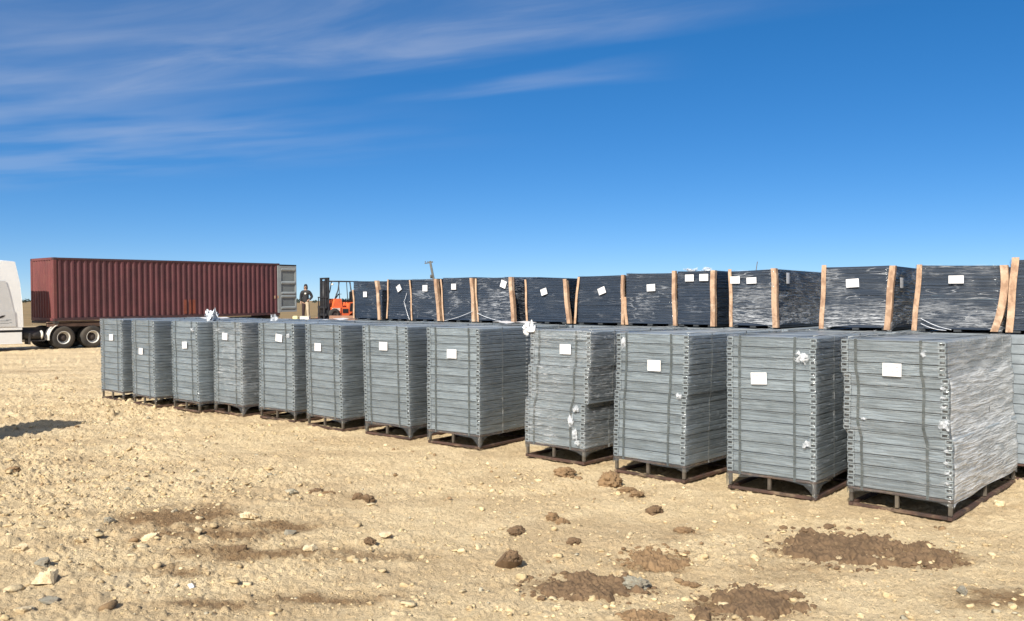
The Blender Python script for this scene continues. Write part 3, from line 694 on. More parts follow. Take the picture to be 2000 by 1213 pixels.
ZT = BZ + NT*TP
FRONT = [  # front-left and front-right foot in the photo, lean, steps, label pixel, label tilt, words
 ((198.7, 778), (238.3, 784.7), -.05, [], (218, 659), .02, 'leftmost grey stack, alone against the tan ground, its wheels of the lorry showing beside it'),
 ((260.3, 788), (301, 796.8), -.05, [], (276, 686), 0, 'second grey stack from the left, its paper label set lower than its neighbours'),
 ((337.3, 798), (388, 806.7), -.07, [], (362, 674), .05, 'third grey stack from the left, a bunch of white film sitting on its top'),
 ((416.5, 804.5), (476, 814.4), -.04, [], (441, 657), -.05, 'fourth grey stack from the left, pale slanting film folds across its lower half'),
 ((509, 816.6), (572.7, 825.4), -.03, [], (546, 660), -.1, 'fifth grey stack from the left, label ragged beside its top right corner'),
 ((596.5, 830), (671.5, 844.8), -.04, [], (622, 678), 0, 'sixth grey stack from the left, a pale scuff low on its front, below the forklift'),
 ((712.8, 847.3), (800, 859.6), -.06, [], (750, 676), 0, 'seventh grey stack from the left, with a short pale scuff near its foot'),
 ((837, 865.8), (934.8, 877), -.01, [], (884, 691), 0, 'eighth grey stack from the left, showing a wide right side and square white label'),
 ((1023.7, 890.8), (1143.9, 910), .02, [(.36, .055, .0), (.7, .02, .01)], (1105, 682), 0, 'leaning grey stack with bulging torn film and a white flap at its top left corner'),
 ((1197, 922), (1341, 945.7), .03, [(.55, .02, .0)], (1279, 714), 0, 'grey stack third from the right, a large round clod by its left foot'),
 ((1420, 953.5), (1597, 980), -.01, [], (1484, 739), .05, 'grey stack second from the right, its label low and tilted, film bunched at top right'),
 ((1656, 988.6), (1863.6, 1018), -.02, [(.42, -.03, -.01), (.75, -.02, .0)], (1745, 722), 0, 'nearest grey stack at the right edge, its bright right side facing the open')]
def steel_stack(i, fl, fr, lean, steps, lab, tilt, words):
    A, B = ground_at(*fl), ground_at(*fr)
    mid = (A+B)/2; ang = math.atan2(B.y-A.y, B.x-A.x)
    ang = max(min(ang, R(-37.5)), R(-43))
    if i == 7: ang = R(-37)
    if i == 11: ang = R(-43)
    root = empty('steel_pallet_stack', (mid.x, mid.y, 0), ang, words, 'pallet stack', 'grey steel stacks along the front row')
    xs, ys, f = shift_fn(lean, steps, i)
    b = link('base_frame', BASE, root)
    for x in (-TW/2+.03, -.02, TW/2-.03):
        for y in (.03, TD-.03):
            l = link('leg', LEG, b); l.location = (x, y, 0)
    for y in (TD/2,):
        for x in (-TW/2+.03, TW/2-.03):
            l = link('leg', LEG, b); l.location = (x, y, 0)
    for k in range(NT):
        t = link('steel_tray', TRAY, root); t.location = (xs[k], ys[k], BZ+k*TP)
    for x in (-.36, .30): strap_front(x + random.uniform(-.02, .02), f, .028, M['strap'], root, ZT)
    for y, m in ((.55, 'pale_strap'), (1.45, 'dark_strap'), (2.1, 'pale_strap')): strap_side(y, f, .022, M[m], root, ZT)
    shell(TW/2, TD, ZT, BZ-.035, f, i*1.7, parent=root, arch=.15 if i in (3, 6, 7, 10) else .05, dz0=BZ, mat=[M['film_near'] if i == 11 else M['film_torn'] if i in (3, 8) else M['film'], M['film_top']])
    lx, lz = local_on_face(lab[0], lab[1], mid, ang)
    paper_label(root, lx, f(lz)[1]-.018, lz, .19, .135, tilt)
    if i == 2: tuft(root, (.12, .5, ZT+.1), .22, 3, mat='film_white')
    if i == 3: tuft(root, (-.1, 1.1, ZT+.04), .13, 5)
    if i == 2: tuft(root, (.33, -.02, ZT-.16), .06, 8)
    if i == 4: tuft(root, (.37, -.02, ZT-.22), .05, 9)
    if i == 8:
        tuft(root, (-TW/2+.09, .0, ZT+.02), .15, 21, el=(.9, .6, .9), mat='film_white'); tuft(root, (.32, -.03, .58), .075, 14, el=(.7, .3, 1.6)); tuft(root, (.39, -.03, .42), .07, 15, el=(.8, .3, 1.5)); tuft(root, (.41, -.03, .75), .06, 18); tuft(root, (.43, -.03, .30), .05, 19)
    if i == 9: tuft(root, (-TW/2+.17, -.02, ZT-.12), .07, 31, el=(.6, .4, 1.4)); tuft(root, (.46, -.03, 1.05), .05, 17)
    if i == 10: tuft(root, (.37, -.03, ZT-.22), .10, 41, el=(1, .3, 1)); tuft(root, (.43, -.03, .62), .06, 43, el=(1, .3, 1))
    if i == 11:
        tuft(root, (.25, -.03, ZT-.13), .045, 51, el=(.8, .3, 1)); tuft(root, (.45, -.03, .96), .075, 53, el=(.9, .3, 1.0))
        for z in (.38, .48, .58, .70, 1.13, 1.23, 1.32): tuft(root, (.475+f(z)[0], -.02, z), .032, int(z*100), el=(1, .3, .7))
        tuft(root, (-.34, -.025, .95), .03, 57, el=(1.4, .3, .6))
    if i in (8, 9, 10, 11):                                    # rolled film edge along the top
        b_ = MB(); sx = f(ZT)[0]; e = 1 if i != 11 else -1
        b_.tube([(e*(TW/2-.05-.12*math.sin(k*.7)*.2)+sx, .05+k*.12, ZT+.018+.004*math.sin(k*1.9+i)) for k in range(20)], .006, 6)
        b_.build('film_edge', M['pale_strap'], root)
    if i == 7:                                                 # bright clips down the long side
        b_ = MB()
        for k in range(NT):
            for z0 in (.03, .088): b_.box((TW/2+.004+xs[k], 1.18, BZ+k*TP+z0), (.008, .045, .02), bev=.002)
        b_.build('clip_row', M['paper'], root)
    return root, f, ang, mid
stacks = [steel_stack(i, *a) for i, a in enumerate(FRONT)]

# loose paper sheets on top of the stacks
def sheet(i, x, y, wd, dp, rz, words):
    root, f, ang, mid = stacks[i]
    c, s = math.cos(ang), math.sin(ang); n = 8; vs = []; fs = []
    for a in range(n+1):
        for b in range(3): vs.append(((a/n-.5)*wd, (b/2-.5)*dp, .010+.012*math.sin(a*1.3+i)+.004*b))
    for a in range(n):
        for b in range(2): k = a*3+b; fs.append((k, k+3, k+4, k+1))
    o = MB().add(vs, fs).build('paper_sheet', M['paper']); md = o.modifiers.new('thickness', 'SOLIDIFY'); md.thickness = .002
    o.location = (mid.x + c*x - s*y, mid.y + s*x + c*y, ZT+.036); o.rotation_euler = (0, 0, ang+rz)
    return tag(o, words, 'paper sheet', 'white sheets lying on the stacks')
sheet(2, -.1, .75, .62, .35, .2, 'white sheet on the third stack beside the bunched film')
sheet(4, .05, 1.5, .6, .4, .3, 'white sheet on the fifth stack, below the man')
sheet(7, -.1, 1.7, .62, .45, .3, 'white sheet on the eighth stack in front of the black packs')

# stack copy standing in for an unseen object that throws the long shadow
def copy_tree(o, parent=None):
    c = o.copy(); col.objects.link(c); c.parent = parent
    for ch in list(o.children): copy_tree(ch, c)
    return c
e = copy_tree(stacks[1][0]); e.location = (-9.66, 11.2, 0); e.rotation_euler = (0, 0, R(-15)); del e['group']
e['label'] = 'stand-in grey stack outside the left edge, added to throw the long shadow'

# ================================================================ BLACK PACKS ON A SECOND ROW OF GREY STACKS
RD, RN = Vector((.784, -.621, 0)), Vector((.621, .784, 0))      # along the row, and away from the camera
RANG = math.atan2(RD.y, RD.x)
FO = 9.44 + 2.62
def on_row(x, off=FO):
    rx = (x-1000)/F; Y = off/(rx*RN.x+RN.y); return Vector((rx*Y, Y, 0))
def lower_mesh():
    b = MB(); hw = TW/2
    for k in range(NT):
        z = BZ+k*TP; dx = random.uniform(-.006, .006)
        for sgn in (-1, 1):
            for z0 in (.002, .0605): b.box((sgn*(hw-.031)+dx, TD/2, z+z0+.0275), (.062, TD, .055), bev=.006)
        b.box((dx, .015, z+.059), (TW-.13, .02, .112)); b.box((dx, TD-.012, z+.059), (TW-.13, .02, .112)); b.box((dx, TD/2, z+.1135), (TW-.13, TD-.05, .004))
    return b.mesh('steel_trays', M['steel'])
LOWER = lower_mesh()
def support(c, words, ang=RANG):
    s = empty('steel_pallet_stack', (c.x, c.y, 0), ang, words, 'pallet stack', 'grey stacks under the black packs')
    b = link('base_frame', BASE, s)
    for x in (-TW/2+.03, TW/2-.03):
        for y in (.03, TD-.03): l = link('leg', LEG, b); l.location = (x, y, 0)
    link('steel_trays', LOWER, s); return s
def black_pack(xl, xr, ytl, ytr, labels, words, posts, film_m='film_black', lower=True, off=FO, sag=.01, depth=2.3, wraptop=0.0, seed=0, tails=(), flaps=()):
    L, Rr = on_row(xl, off), on_row(xr, off); c = (L+Rr)/2; wd = (Rr-L).length; hw = wd/2-.012
    zl, zr = H+(HZ-ytl)/F*L.y, H+(HZ-ytr)/F*Rr.y; z0 = ZT+.045
    if lower: support(c, 'grey stack behind the front row, under a black pack')
    root = empty('black_panel_pack', (c.x, c.y, 0), RANG, words, 'panel pack', 'black wrapped packs on the second row')
    tops = lambda x, y: (zl*(hw-x)+zr*(hw+x))/(2*hw) - sag*math.cos(x/hw*1.5)*math.cos((y-depth/2)/depth*2.6)
    b = MB(); n = 19; rnd = random.Random(seed)
    offs = [(rnd.uniform(-.005, .005) , rnd.uniform(-.006, .006)) for _ in range(n)]
    for k in range(n):
        t0, t1 = k/n, (k+.93)/n
        dx, dy = offs[k]; nx = 6; prev = None
        # one curved slab: follows the uneven top
        vs = []; fs = []
        for tt in (t0, t1):
            for (y) in (0, depth):
                for i in range(nx+1):
                    x = -hw+2*hw*i/nx; vs.append((x+dx, y+dy+.004, z0+(tops(x, y)-z0)*tt))
        m = nx+1
        for i in range(nx):
            fs += [(i, i+1, 2*m+i+1, 2*m+i), (m+i+1, m+i, 3*m+i, 3*m+i+1), (2*m+i, 2*m+i+1, 3*m+i+1, 3*m+i), (i+1, i, m+i, m+i+1)]
        fs += [(0, 2*m, 3*m, m), (m-1, 2*m-1, 4*m-1, 3*m-1)]
        b.add(vs, fs)
    b.build('black_panels', M['black'], root)
    bb = MB()
    for x in (-hw+.06, 0, hw-.06): bb.box((x, depth/2, ZT+.026), (.09, depth-.02, .03), bev=.003)
    bb.build('pallet_base', M['dark_strap'], root)
    f0 = lambda z: (0, 0)
    wt_ = (lambda x, y: tops(x, y)-wraptop-.02*math.sin(3*x+seed)) if wraptop else tops
    sh = shell(hw, depth, (zl+zr)/2, z0+.02, f0, seed*2.3+1, inf=.010, arch=.06, nx=12, ny=16, nz=22, wr=.007, parent=root, mat=M[film_m], tops=wt_)
    # bent cardboard edge angles: (bottom px, top px, width, side, wobble)
    for (xb, yb, xt, yt, wdp, kind, wob) in posts:
        Yp = on_row((xb+xt)/2, off).y
        lb = (on_row(xb, off)-c).dot(RD); lt = (on_row(xt, off)-c).dot(RD)
        zb, zt_ = H+(HZ-yb)/F*Yp, H+(HZ-yt)/F*Yp
        zb = max(zb, ZT+.02)
        n_ = 12; vs = []; fs = []; ww = wdp; sg = 1 if kind == 'R' else -1; ww = wdp*.84
        for i in range(n_+1):
            t = i/n_; x = lb+(lt-lb)*t + wob*math.sin(t*3.14) + .003*math.sin(t*9+xb); z = zb+(zt_-zb)*t; y = -.024-.008*math.sin(t*5+xb)
            # L section: front flange then side flange, 6 mm thick
            xe = x+ww/2 if kind == 'R' else x-ww/2
            fl = (x-sg*ww/2, xe) if kind != 'F' else (x-ww/2, x+ww/2)
            dp_ = ww*1.0 if kind != 'F' else .012
            vs += [(fl[0], y, z), (fl[1], y, z), (fl[1], y+dp_, z), (fl[1]-sg*.007, y+dp_, z), (fl[1]-sg*.007, y+.007, z), (fl[0], y+.007, z)]
        for i in range(n_):
            for j in range(6): k = (j+1) % 6; fs.append((i*6+j, i*6+k, (i+1)*6+k, (i+1)*6+j))
        fs += [list(range(6)), [n_*6+j for j in range(6)]]
        MB().add(vs, fs).build('corner_protector', M['card' if wdp > .055 else 'card_pale'], root)
    for (x, y, w_, h_, rot, side) in labels:
        if side is None:
            lx, lz = local_on_face(x, y, c, RANG); paper_label(root, lx, -.026, lz, w_, h_, rot)
        else:
            paper_label(root, hw+.018, side, H+(HZ-y)/F*(on_row(x, off).y+.8*side), w_, h_, rot, side=True)
    for (x0, y0, x1, y1) in tails:
        Y0, Y1 = on_row(x0, off).y, on_row(x1, off).y
        p, q = at(x0, y0, Y0)-c, at(x1, y1, Y1)-c
        P = Vector((p.dot(RD), -.035, p.z)); Q = Vector((q.dot(RD), -.05, max(q.z, ZT+.03)))
        tb = MB(); tb.tube([P.lerp(Q, k/8)+Vector((0, .004*math.sin(k*2), -.02*math.sin(k/8*3.14))) for k in range(9)], .004, 5); tb.build('film_strand', M['film_white'], root)
    for (fx, fy, sz, sd_) in flaps: tuft(root, (fx*hw, fy, (zl+zr)/2+.02), sz, sd_, name='film_flap', el=(1.6, 1, .6))
    return root
LB = (.165, .098)
PK = [
 dict(xl=691, xr=747, ytl=566, ytr=566, labels=[(715, 575, .11, .11, 0, None)], words='leftmost black pack, partly in front of the forklift, film stopping short of its top',
      posts=[(693, 628, 691, 566, .05, 'L', 0), (742, 627, 735, 548, .085, 'R', .02)], sag=0),
 dict(xl=757, xr=802, ytl=546, ytr=546, labels=[(781, 563, .12, .12, .5, None)], words='second black pack from the left, its label turned like a diamond',
      posts=[(757, 622, 760, 546, .04, 'L', 0)], tails=[(797, 572, 792, 590), (792, 590, 803, 624)]),
 dict(xl=803, xr=855, ytl=546, ytr=544, labels=[(832, 563, .13, .12, 0, None)], words='third black pack from the left, whitish film creases, thin post at its left', film_m='film_scuff',
      posts=[(806, 628, 802, 547, .04, 'L', 0), (858, 632, 852, 545, .085, 'R', 0)]),
 dict(xl=864, xr=925, ytl=543, ytr=541, labels=[(888, 560, .12, .11, 0, None)], words='fourth black pack from the left, bright film glints around its label', film_m='film_scuff',
      posts=[(868, 629, 862, 545, .04, 'L', 0), (926, 632, 922, 543, .085, 'R', 0)], tails=[(925, 608, 872, 631)]),
 dict(xl=930, xr=1001, ytl=543, ytr=541, labels=[(985, 555, .13, .13, -.35, None)], words='fifth black pack from the left, label at its upper right corner', film_m='film_scuff',
      posts=[(935, 632, 930, 544, .04, 'L', 0), (1003, 633, 998, 541, .085, 'R', 0)], tails=[(935, 612, 988, 636)]),
 dict(xl=1028, xr=1108, ytl=545, ytr=543, labels=[(1064, 570, .13, .11, .3, None)], words='sixth black pack from the left, plain front, tilted label, behind the white flap',
      posts=[(1031, 630, 1027, 546, .045, 'L', 0), (1112, 637, 1103, 545, .08, 'R', 0)]),
 dict(xl=1128, xr=1217, ytl=540, ytr=537, labels=[(1177, 568, .14, .11, .35, None)], words='seventh black pack from the left, its label tilted up to the right',
      posts=[(1124, 636, 1131, 541, .05, 'L', 0), (1217, 641, 1217, 537, .06, 'R', 0), (1225, 640, 1220, 580, .05, 'F', 0)]),
 dict(xl=1222, xr=1318, ytl=534, ytr=533, labels=[(1273, 562, .15, .11, .05, None)], words='eighth black pack from the left, diagonal film folds falling to the right', film_m='film_scuff',
      posts=[(1319, 641, 1316, 529, .07, 'R', 0)]),
 dict(xl=1322, xr=1396, ytl=530, ytr=528, labels=[(1348, 543, .145, .105, 0, None), (1376, 542, .145, .105, 0, None)], words='black pack with two white labels side by side near its top edge',
      posts=[(1393, 643, 1393, 528, .085, 'R', 0)], flaps=[(-.75, .3, .1, 3), (-.2, .5, .12, 6)]),
 dict(xl=1426, xr=1515, ytl=530, ytr=525, labels=[(1437, 547, .15, .105, 0, None), (1469, 548, .15, .09, .03, None), (1540, 543, .12, .16, 0, .45)], words='black pack with a label against its left post and film bunched white at its foot',
      posts=[(1429, 645, 1427, 526, .06, 'L', 0), (1515, 644, 1511, 524, .09, 'R', 0)], film_m='film_low'),
 dict(xl=1604, xr=1740, ytl=522, ytr=518, labels=[(1666, 553, .17, .115, .06, None), (1769, 552, .16, .14, 0, .5)], words='second black pack from the right, its top open to the sky and posts leaning left',
      posts=[(1605, 645, 1611, 518, .075, 'L', 0), (1733, 648, 1743, 519, .09, 'R', 0)], film_m='film_low', wraptop=.05),
 dict(xl=1788, xr=1956, ytl=518, ytr=518, labels=[(1868, 546, .175, .10, 0, None)], words='large black pack at the right with a crooked bent post at its right edge',
      posts=[(1786, 647, 1797, 517, .075, 'L', 0), (1942, 648, 1960, 518, .10, 'R', .05)], film_m='film_low', tails=[(1800, 622, 1860, 644), (1800, 632, 1850, 648)]),
 dict(xl=1972, xr=2130, ytl=508, ytr=500, labels=[], words='black pack cut off by the right edge, only its left post in view',
      posts=[(1972, 650, 1983, 503, .095, 'L', 0)])]
for i, k in enumerate(PK): black_pack(seed=i+1, **k)
for j, (a, b, t, wds) in enumerate([(690, 762, 549, 'black pack of the row behind, showing over the leftmost wrapped pack'), (985, 1050, 541, 'black pack of the row behind, seen left of the sixth pack'), (1130, 1215, 543, 'black pack of the row behind, hidden by the seventh pack'), (1545, 1640, 536, 'unwrapped looking black pack of the row behind, seen between two front packs')]):
    black_pack(a, b, t, t, [], wds, [], off=FO+2.75, seed=30+j)

# ================================================================ LORRY WITH A RED CONTAINER
TA = math.atan2(.776, .63)                                  # heading from cab to container doors
A0 = Vector((-20.7, 38.9, 0))                               # near front lower corner of the container, on the ground
def truck_empty(name, label, cat, nose=0.0):
    e = empty(name, A0, TA, label, cat); e.rotation_euler = (0, -R(nose), TA); return e
# local frame: +x towards the doors, +y away from the camera, z up
M['maroon'] = simple('faded_maroon_paint', (.105, .031, .036), (.072, .023, .027), rough=.6, scale=(1, 1, .5), nscale=1.6, dirt=(.10, .045, .035, .5))
M['maroon_end'] = simple('sunlit_end_paint', (.165, .047, .044), (.13, .038, .036), rough=.6, scale=(1, 1, .6), nscale=1.5, dirt=(.16, .07, .05, .5))  # lighter tone: the more direct sun on the end put into its colour
M['rail'] = simple('dark_container_rail', (.07, .028, .03), (.045, .025, .028), rough=.6)
M['door_grey'] = simple('grey_door_paint', (.31, .335, .335), (.26, .285, .285), rough=.5)
M['door_panel'] = simple('mid_grey_door_panel', (.20, .22, .215), (.16, .175, .175), rough=.55)
M['gasket'] = simple('dark_gasket', (.02, .02, .022), rough=.7)
M['white_paint'] = simple('white_cab_paint', (.88, .88, .86), (.84, .84, .82), rough=.28, coat=.3)
M['grey_panel'] = simple('pale_grey_panel', (.62, .62, .61), (.58, .58, .57), rough=.35)
M['tyre'] = simple('dusty_tyre_rubber', (.030, .028, .026), (.075, .062, .048), rough=.85, scale=(2, 2, 2))
M['rim'] = simple('pale_wheel_rim', (.70, .68, .62), (.55, .52, .46), rough=.45, scale=(3, 3, 3))
M['hub'] = simple('dark_dusty_hub', (.06, .045, .038), rough=.7)
M['chassis'] = simple('dark_chassis_steel', (.035, .033, .033), (.06, .05, .042), rough=.7)
M['brown_steel'] = simple('brown_gooseneck_steel', (.20, .125, .09), (.13, .08, .06), rough=.7)
M['glass'] = simple('dark_glass', (.02, .025, .03), rough=.08)
M['orange_patch'] = simple('orange_primer_patch', (.23, .062, .036), rough=.6)
CL, CW, CH, CZ = 12.19, 2.44, 2.88, 1.27
cont = truck_empty('shipping_container', 'maroon corrugated container with a grey end door swung open, loaded behind the white cab', 'container', .6)
def corrugated(length, height, pitch, dep, axis):
    pts = []; n = int(length/pitch); p = length/n
    for k in range(n):
        o = k*p; pts += [(o, dep), (o+p*.26, dep), (o+p*.5, 0), (o+p*.76, 0)]
    pts.append((length, dep)); return pts
b = MB(); pr = corrugated(CL-.24, CH, .285, .042, 'x'); z0, z1 = CZ+.14, CZ+CH-.09
vs = []
for (x, d) in pr: vs += [(.12+x, .012+d, z0), (.12+x, .012+d, z1)]
b.add(vs, [(2*i, 2*i+2, 2*i+3, 2*i+1) for i in range(len(pr)-1)])
vs = [(v[0], CW-.012-(v[1]-.012), v[2]) for v in vs]; b.add(vs, [(2*i, 2*i+2, 2*i+3, 2*i+1) for i in range(len(pr)-1)])
b.build('side_wall', M['maroon'], cont)
b = MB(); pr = corrugated(CW-.24, CH, .25, .035, 'y'); vs = []
for (y, d) in pr: vs += [(.015+d, .12+y, z0), (.015+d, .12+y, z1)]
b.add(vs, [(2*i, 2*i+2, 2*i+3, 2*i+1) for i in range(len(pr)-1)]); b.build('front_wall', M['maroon_end'], cont)
b = MB()
for x in (.075, ): 
    for y in (.075, CW-.075): b.box((x, y, CZ+CH/2), (.15, .15, CH-.2), bev=.01)
b.box((.05, CW/2, CZ+CH-.05), (.098, CW-.32, .11)); b.box((.05, CW/2, CZ+.07), (.098, CW-.32, .14)); b.build('front_frame', M['maroon_end'], cont)
b = MB()
for y in (.03, CW-.03): b.box((CL/2, y, CZ+CH-.045), (CL-.32, .06, .09)); b.box((CL/2, y, CZ+.07), (CL-.32, .06, .14))
b.build('rail', M['rail'], cont)
b = MB()
for y in (.075, CW-.075): b.box((CL-.075, y, CZ+CH/2), (.15, .15, CH-.2), bev=.01)
b.box((CL-.05, CW/2, CZ+CH-.06), (.098, CW-.32, .12)); b.box((CL-.05, CW/2, CZ+.07), (.098, CW-.32, .14)); b.build('door_frame', M['door_grey'], cont)
b = MB(); vs = []; pr = corrugated(CL-.2, 0, .21, .02, 'x')
for (x, d) in pr: vs += [(.1+x, .06, CZ+CH-.03+d), (.1+x, CW-.06, CZ+CH-.03+d)]
b.add(vs, [(2*i, 2*i+2, 2*i+3, 2*i+1) for i in range(len(pr)-1)]); b.build('roof', M['rail'], cont)
b = MB(); b.box((CL/2, CW/2, CZ+.13), (CL-.2, CW-.14, .03)); b.build('floor', M['chassis'], cont)
for x in (.09, CL-.09):
    for y in (.08, CW-.08):
        for z in (CZ+.06, CZ+CH-.055): MB().box((x, y, z), (.18, .165, .122), bev=.012).build('corner_casting', M['rail'], cont)
b = MB()
for x0, w_ in ((6.42, .16), (6.70, .12), (6.92, .15)): b.box((x0, .008, CZ+.55), (w_, .006, .72))
tag(b.build('primer_patch', M['orange_patch'], cont), 'orange primer patch low on the long side')
b = MB(); b.box((CL-.34, .006, CZ+1.0), (.10, .008, .16)); b.box((CL-.13, .0, CZ+1.0), (.07, .008, .15)); b.build('reflector_plate', M['card_pale'], cont)
def door(hinge_y, ang):
    d = MB(); w_, h_ = CW/2-.06, CH-.3; t = .06
    for z in (h_*.08, h_*.33, h_*.40, h_*.63, h_*.92): d.prism([(-.052, z-.02), (-.052, z+.05), (-.015, z+.10), (.015, z+.10), (.015, z-.07), (-.015, z-.07)], .1, w_-.1, 'X')
    prf = []
    d.box((w_/2, .012, h_/2), (w_-.1, .02, h_-.1), mi=1)
    for x in (.05, w_-.05): d.box((x, 0, h_/2), (.1, t, h_), bev=.006)
    for z in (.05, h_-.05): d.box((w_/2, 0, z), (w_-.2, t, .1))
    o = d.build('end_door', [M['door_grey'], M['door_panel']], cont); o.location = (CL, hinge_y, CZ+.16); o.rotation_euler = (0, 0, ang)
    g = MB(); g.box((w_/2, 0, h_+.045), (w_, .05, .085)); g.build('door_gasket', M['gasket'], o)
    return o
door(.03, R(2)); door(CW-.03, R(-8))
# trailer chassis
ch = truck_empty('container_chassis', 'dark trailer chassis carrying the maroon container, its rear hidden behind grey stacks', 'trailer', .6)
b = MB()
for y in (.72, 1.72): b.box((CL/2+.2, y, 1.02), (CL-.4, .16, .34)); 
for k in range(9): b.box((.7+k*1.35, CW/2, 1.06), (.12, .84, .16))
for x in (.12, CL-.15): b.box((x, CW/2, 1.205), (.2, CW, .11))
b.build('main_frame', M['chassis'], ch)
b = MB(); b.prism([(-.25, 1.02), (2.2, .98), (3.3, .70), (3.3, .95), (2.4, 1.14), (-.25, 1.14)], .10, .16, 'Y')
b.v = [(x, y, z) for (x, y, z) in b.v]; b.box((1.0, .62, 1.205), (2.4, .9, .05)); b.build('gooseneck', M['brown_steel'], ch)
for y in (.45, 2.0): MB().box((3.4, y, .55), (.14, .14, .95)).box((3.4, y, .06), (.3, .3, .04)).build('landing_leg', M['chassis'], ch)
def wheel(parent, x, y, outer, dual=True):
    r = .52; W = .58 if dual else .3
    o = outer                                             # -1: outside face towards -y
    w_ = bpy.data.objects.new('wheel', None); col.objects.link(w_); w_.parent = parent; w_.location = (x, y, r-.015)
    t = MB()
    for c in ((.15, .43) if dual else (.15,)):
        prof = [(.29, -.13), (.40, -.14), (.48, -.13), (.515, -.10), (r, -.04), (r, .04), (.515, .10), (.48, .13), (.40, .14), (.29, .13)]
        t.lathe([(p, -o*(c+q)) for p, q in prof], 32, 'Y')
    t.build('tyre', M['tyre'], w_)
    q = MB(); q.lathe([(.30, -o*.02), (.285, -o*.012), (.265, -o*.03), (.25, -o*.17), (.20, -o*.20), (.19, -o*.2)], 32, 'Y'); q.build('rim', M['rim'], w_)
    q = MB(); q.lathe([(.20, -o*.198), (.125, -o*.19), (.12, -o*.10), (.10, -o*.06), (.07, -o*.05), (.0, -o*.045)], 20, 'Y')
    for k in range(10): a = k*.628; q.lathe([(.016, 0), (.016, o*.03), (0, o*.034)], 6, 'Y', (.16*math.cos(a), -o*.195, .16*math.sin(a)))
    q.build('hub', M['hub'], w_); return w_
for x in (10.1, 11.4):
    for y, o in ((.0, -1), (CW, 1)): wheel(ch, x, y, o)
    MB().tube([(x, .3, .5), (x, CW-.3, .5)], .07, 8).build('axle', M['chassis'], ch)
# tractor
tr = truck_empty('tractor_unit', 'white sleeper cab lorry with pale skirts, cut off by the left edge', 'lorry')
G0 = -1.30                                                 # rear of the sleeper
b = MB()
def fairing(xr0, y0, y1, z0, z1):
    prof = [(G0, z0), (G0, z0+.2), (G0-.04, 2.1), (G0-.12, 3.0), (G0-.30, 3.94), (G0-.75, 3.97), (G0-1.6, 3.86), (G0-2.3, 3.5), (G0-2.9, 2.9), (G0-3.25, 2.35), (G0-3.45, 1.9), (G0-3.5, z0)]
    n = len(prof); N = 8; vs = []; fs = []
    ys = [y0+(y1-y0)*k/N for k in range(N+1)]
    for k, y in enumerate(ys):
        e = abs(2*k/N-1); 
        for (x, z) in prof:
            dz = -.05*e**6*max(0, (z-2.6)/1.4); vs.append((x + (.10*e**8 if x < G0-1 else -.0), y + (.06*max(0, (z-2.7)/1.3)*(1 if k == 0 else -1 if k == N else 0)), z+dz))
    for k in range(N):
        for j in range(n): q = (j+1) % n; fs.append((k*n+j, k*n+q, (k+1)*n+q, (k+1)*n+j))
    fs += [list(range(n)), [N*n+j for j in range(n)]]
    return vs, fs
b.add(*fairing(G0, .03, CW-.03, 1.02, 3.9)); b.build('sleeper_cab', M['white_paint'], tr)
# side door panel of the sleeper: greyish with a curved rear edge, and a lower locker with an emblem
def plate(name, poly, y, mat, th=.012):
    q = MB(); q.prism(poly, y-th, y, 'Y'); return q.build(name, M[mat], tr)
cur = [(G0-.72+.46*(t/10)**.8*(1 if t < 8 else 1) , 3.05-2.0*t/10) for t in range(11)]
plate('side_panel', [(G0-2.6, 1.05), (G0-2.6, 2.7), (G0-1.5, 3.05)] + cur[0:1] + cur[1:], .028, 'grey_panel')
plate('locker_panel', [(G0-1.6, 1.06), (G0-1.6, 1.72), (G0-.37, 1.74), (G0-.30, 1.06)], .014, 'grey_panel')
emb = [(G0-.98, 1.50), (G0-.86, 1.55), (G0-.74, 1.56), (G0-.80, 1.49), (G0-.90, 1.44), (G0-1.0, 1.43)]
plate('emblem', emb, .0, 'gasket', .006)
q = MB()
for k, (x0, x1, z) in enumerate(((-.95, -.62, 1.32), (-.72, -.5, 1.36), (-.95, -.6, 1.22), (-.58, -.48, 1.24))): q.box((G0+(x0+x1)/2, -.002, z), (x1-x0, .004, .022))
q.build('lettering', M['door_grey'], tr)
b = MB(); b.box((G0-1.75, .07, .96), (3.4, .1, .10)); b.box((G0-1.74, .09, .60), (3.4, .08, .52), bev=.02); b.box((G0-1.74, .10, .32), (3.45, .12, .05), bev=.01)
b.box((G0-1.74, CW-.09, .62), (3.4, .08, .7)); b.build('side_skirt', M['white_paint'], tr)
MB().box((G0-1.74, .075, .855), (3.42, .06, .085)).build('skirt_stripe', M['gasket'], tr)
b = MB(); b.prism([(G0-3.4, 1.0), (G0-3.4, 2.1), (G0-4.2, 2.02), (G0-5.2, 1.75), (G0-5.6, 1.4), (G0-5.65, .6), (G0-5.2, .55), (G0-4.9, 1.05), (G0-4.0, 1.05)], .25, CW-.25, 'Y'); b.build('bonnet', M['white_paint'], tr)
MB().prism([(G0-3.36, 2.15), (G0-2.95, 2.95), (G0-2.93, 2.94), (G0-3.34, 2.14)], .25, CW-.25, 'Y').build('windscreen', M['glass'], tr)
MB().box((G0-2.75, .012, 2.2), (.7, .01, .7)).build('side_window', M['glass'], tr)
for y, o in ((.05, -1), (CW-.05, 1)): wheel(tr, G0-4.45, y, o, False)
b = MB()
for y in (.78, 1.66): b.box((-.9, y, .84), (8.2, .09, .26))
for x in (-5, -1.0, .2, 2.6): b.box((x, CW/2, .84), (.12, .8, .2))
b.box((.9, CW/2, 1.06), (1.1, .95, .08), bev=.02); b.build('chassis_rail', M['chassis'], tr)
MB().tube([(-1.22, .34, .64), (-.42, .34, .64)], .20, 14).box((-.8, .3, .40), (.9, .3, .05)).build('air_tank', M['chassis'], tr)
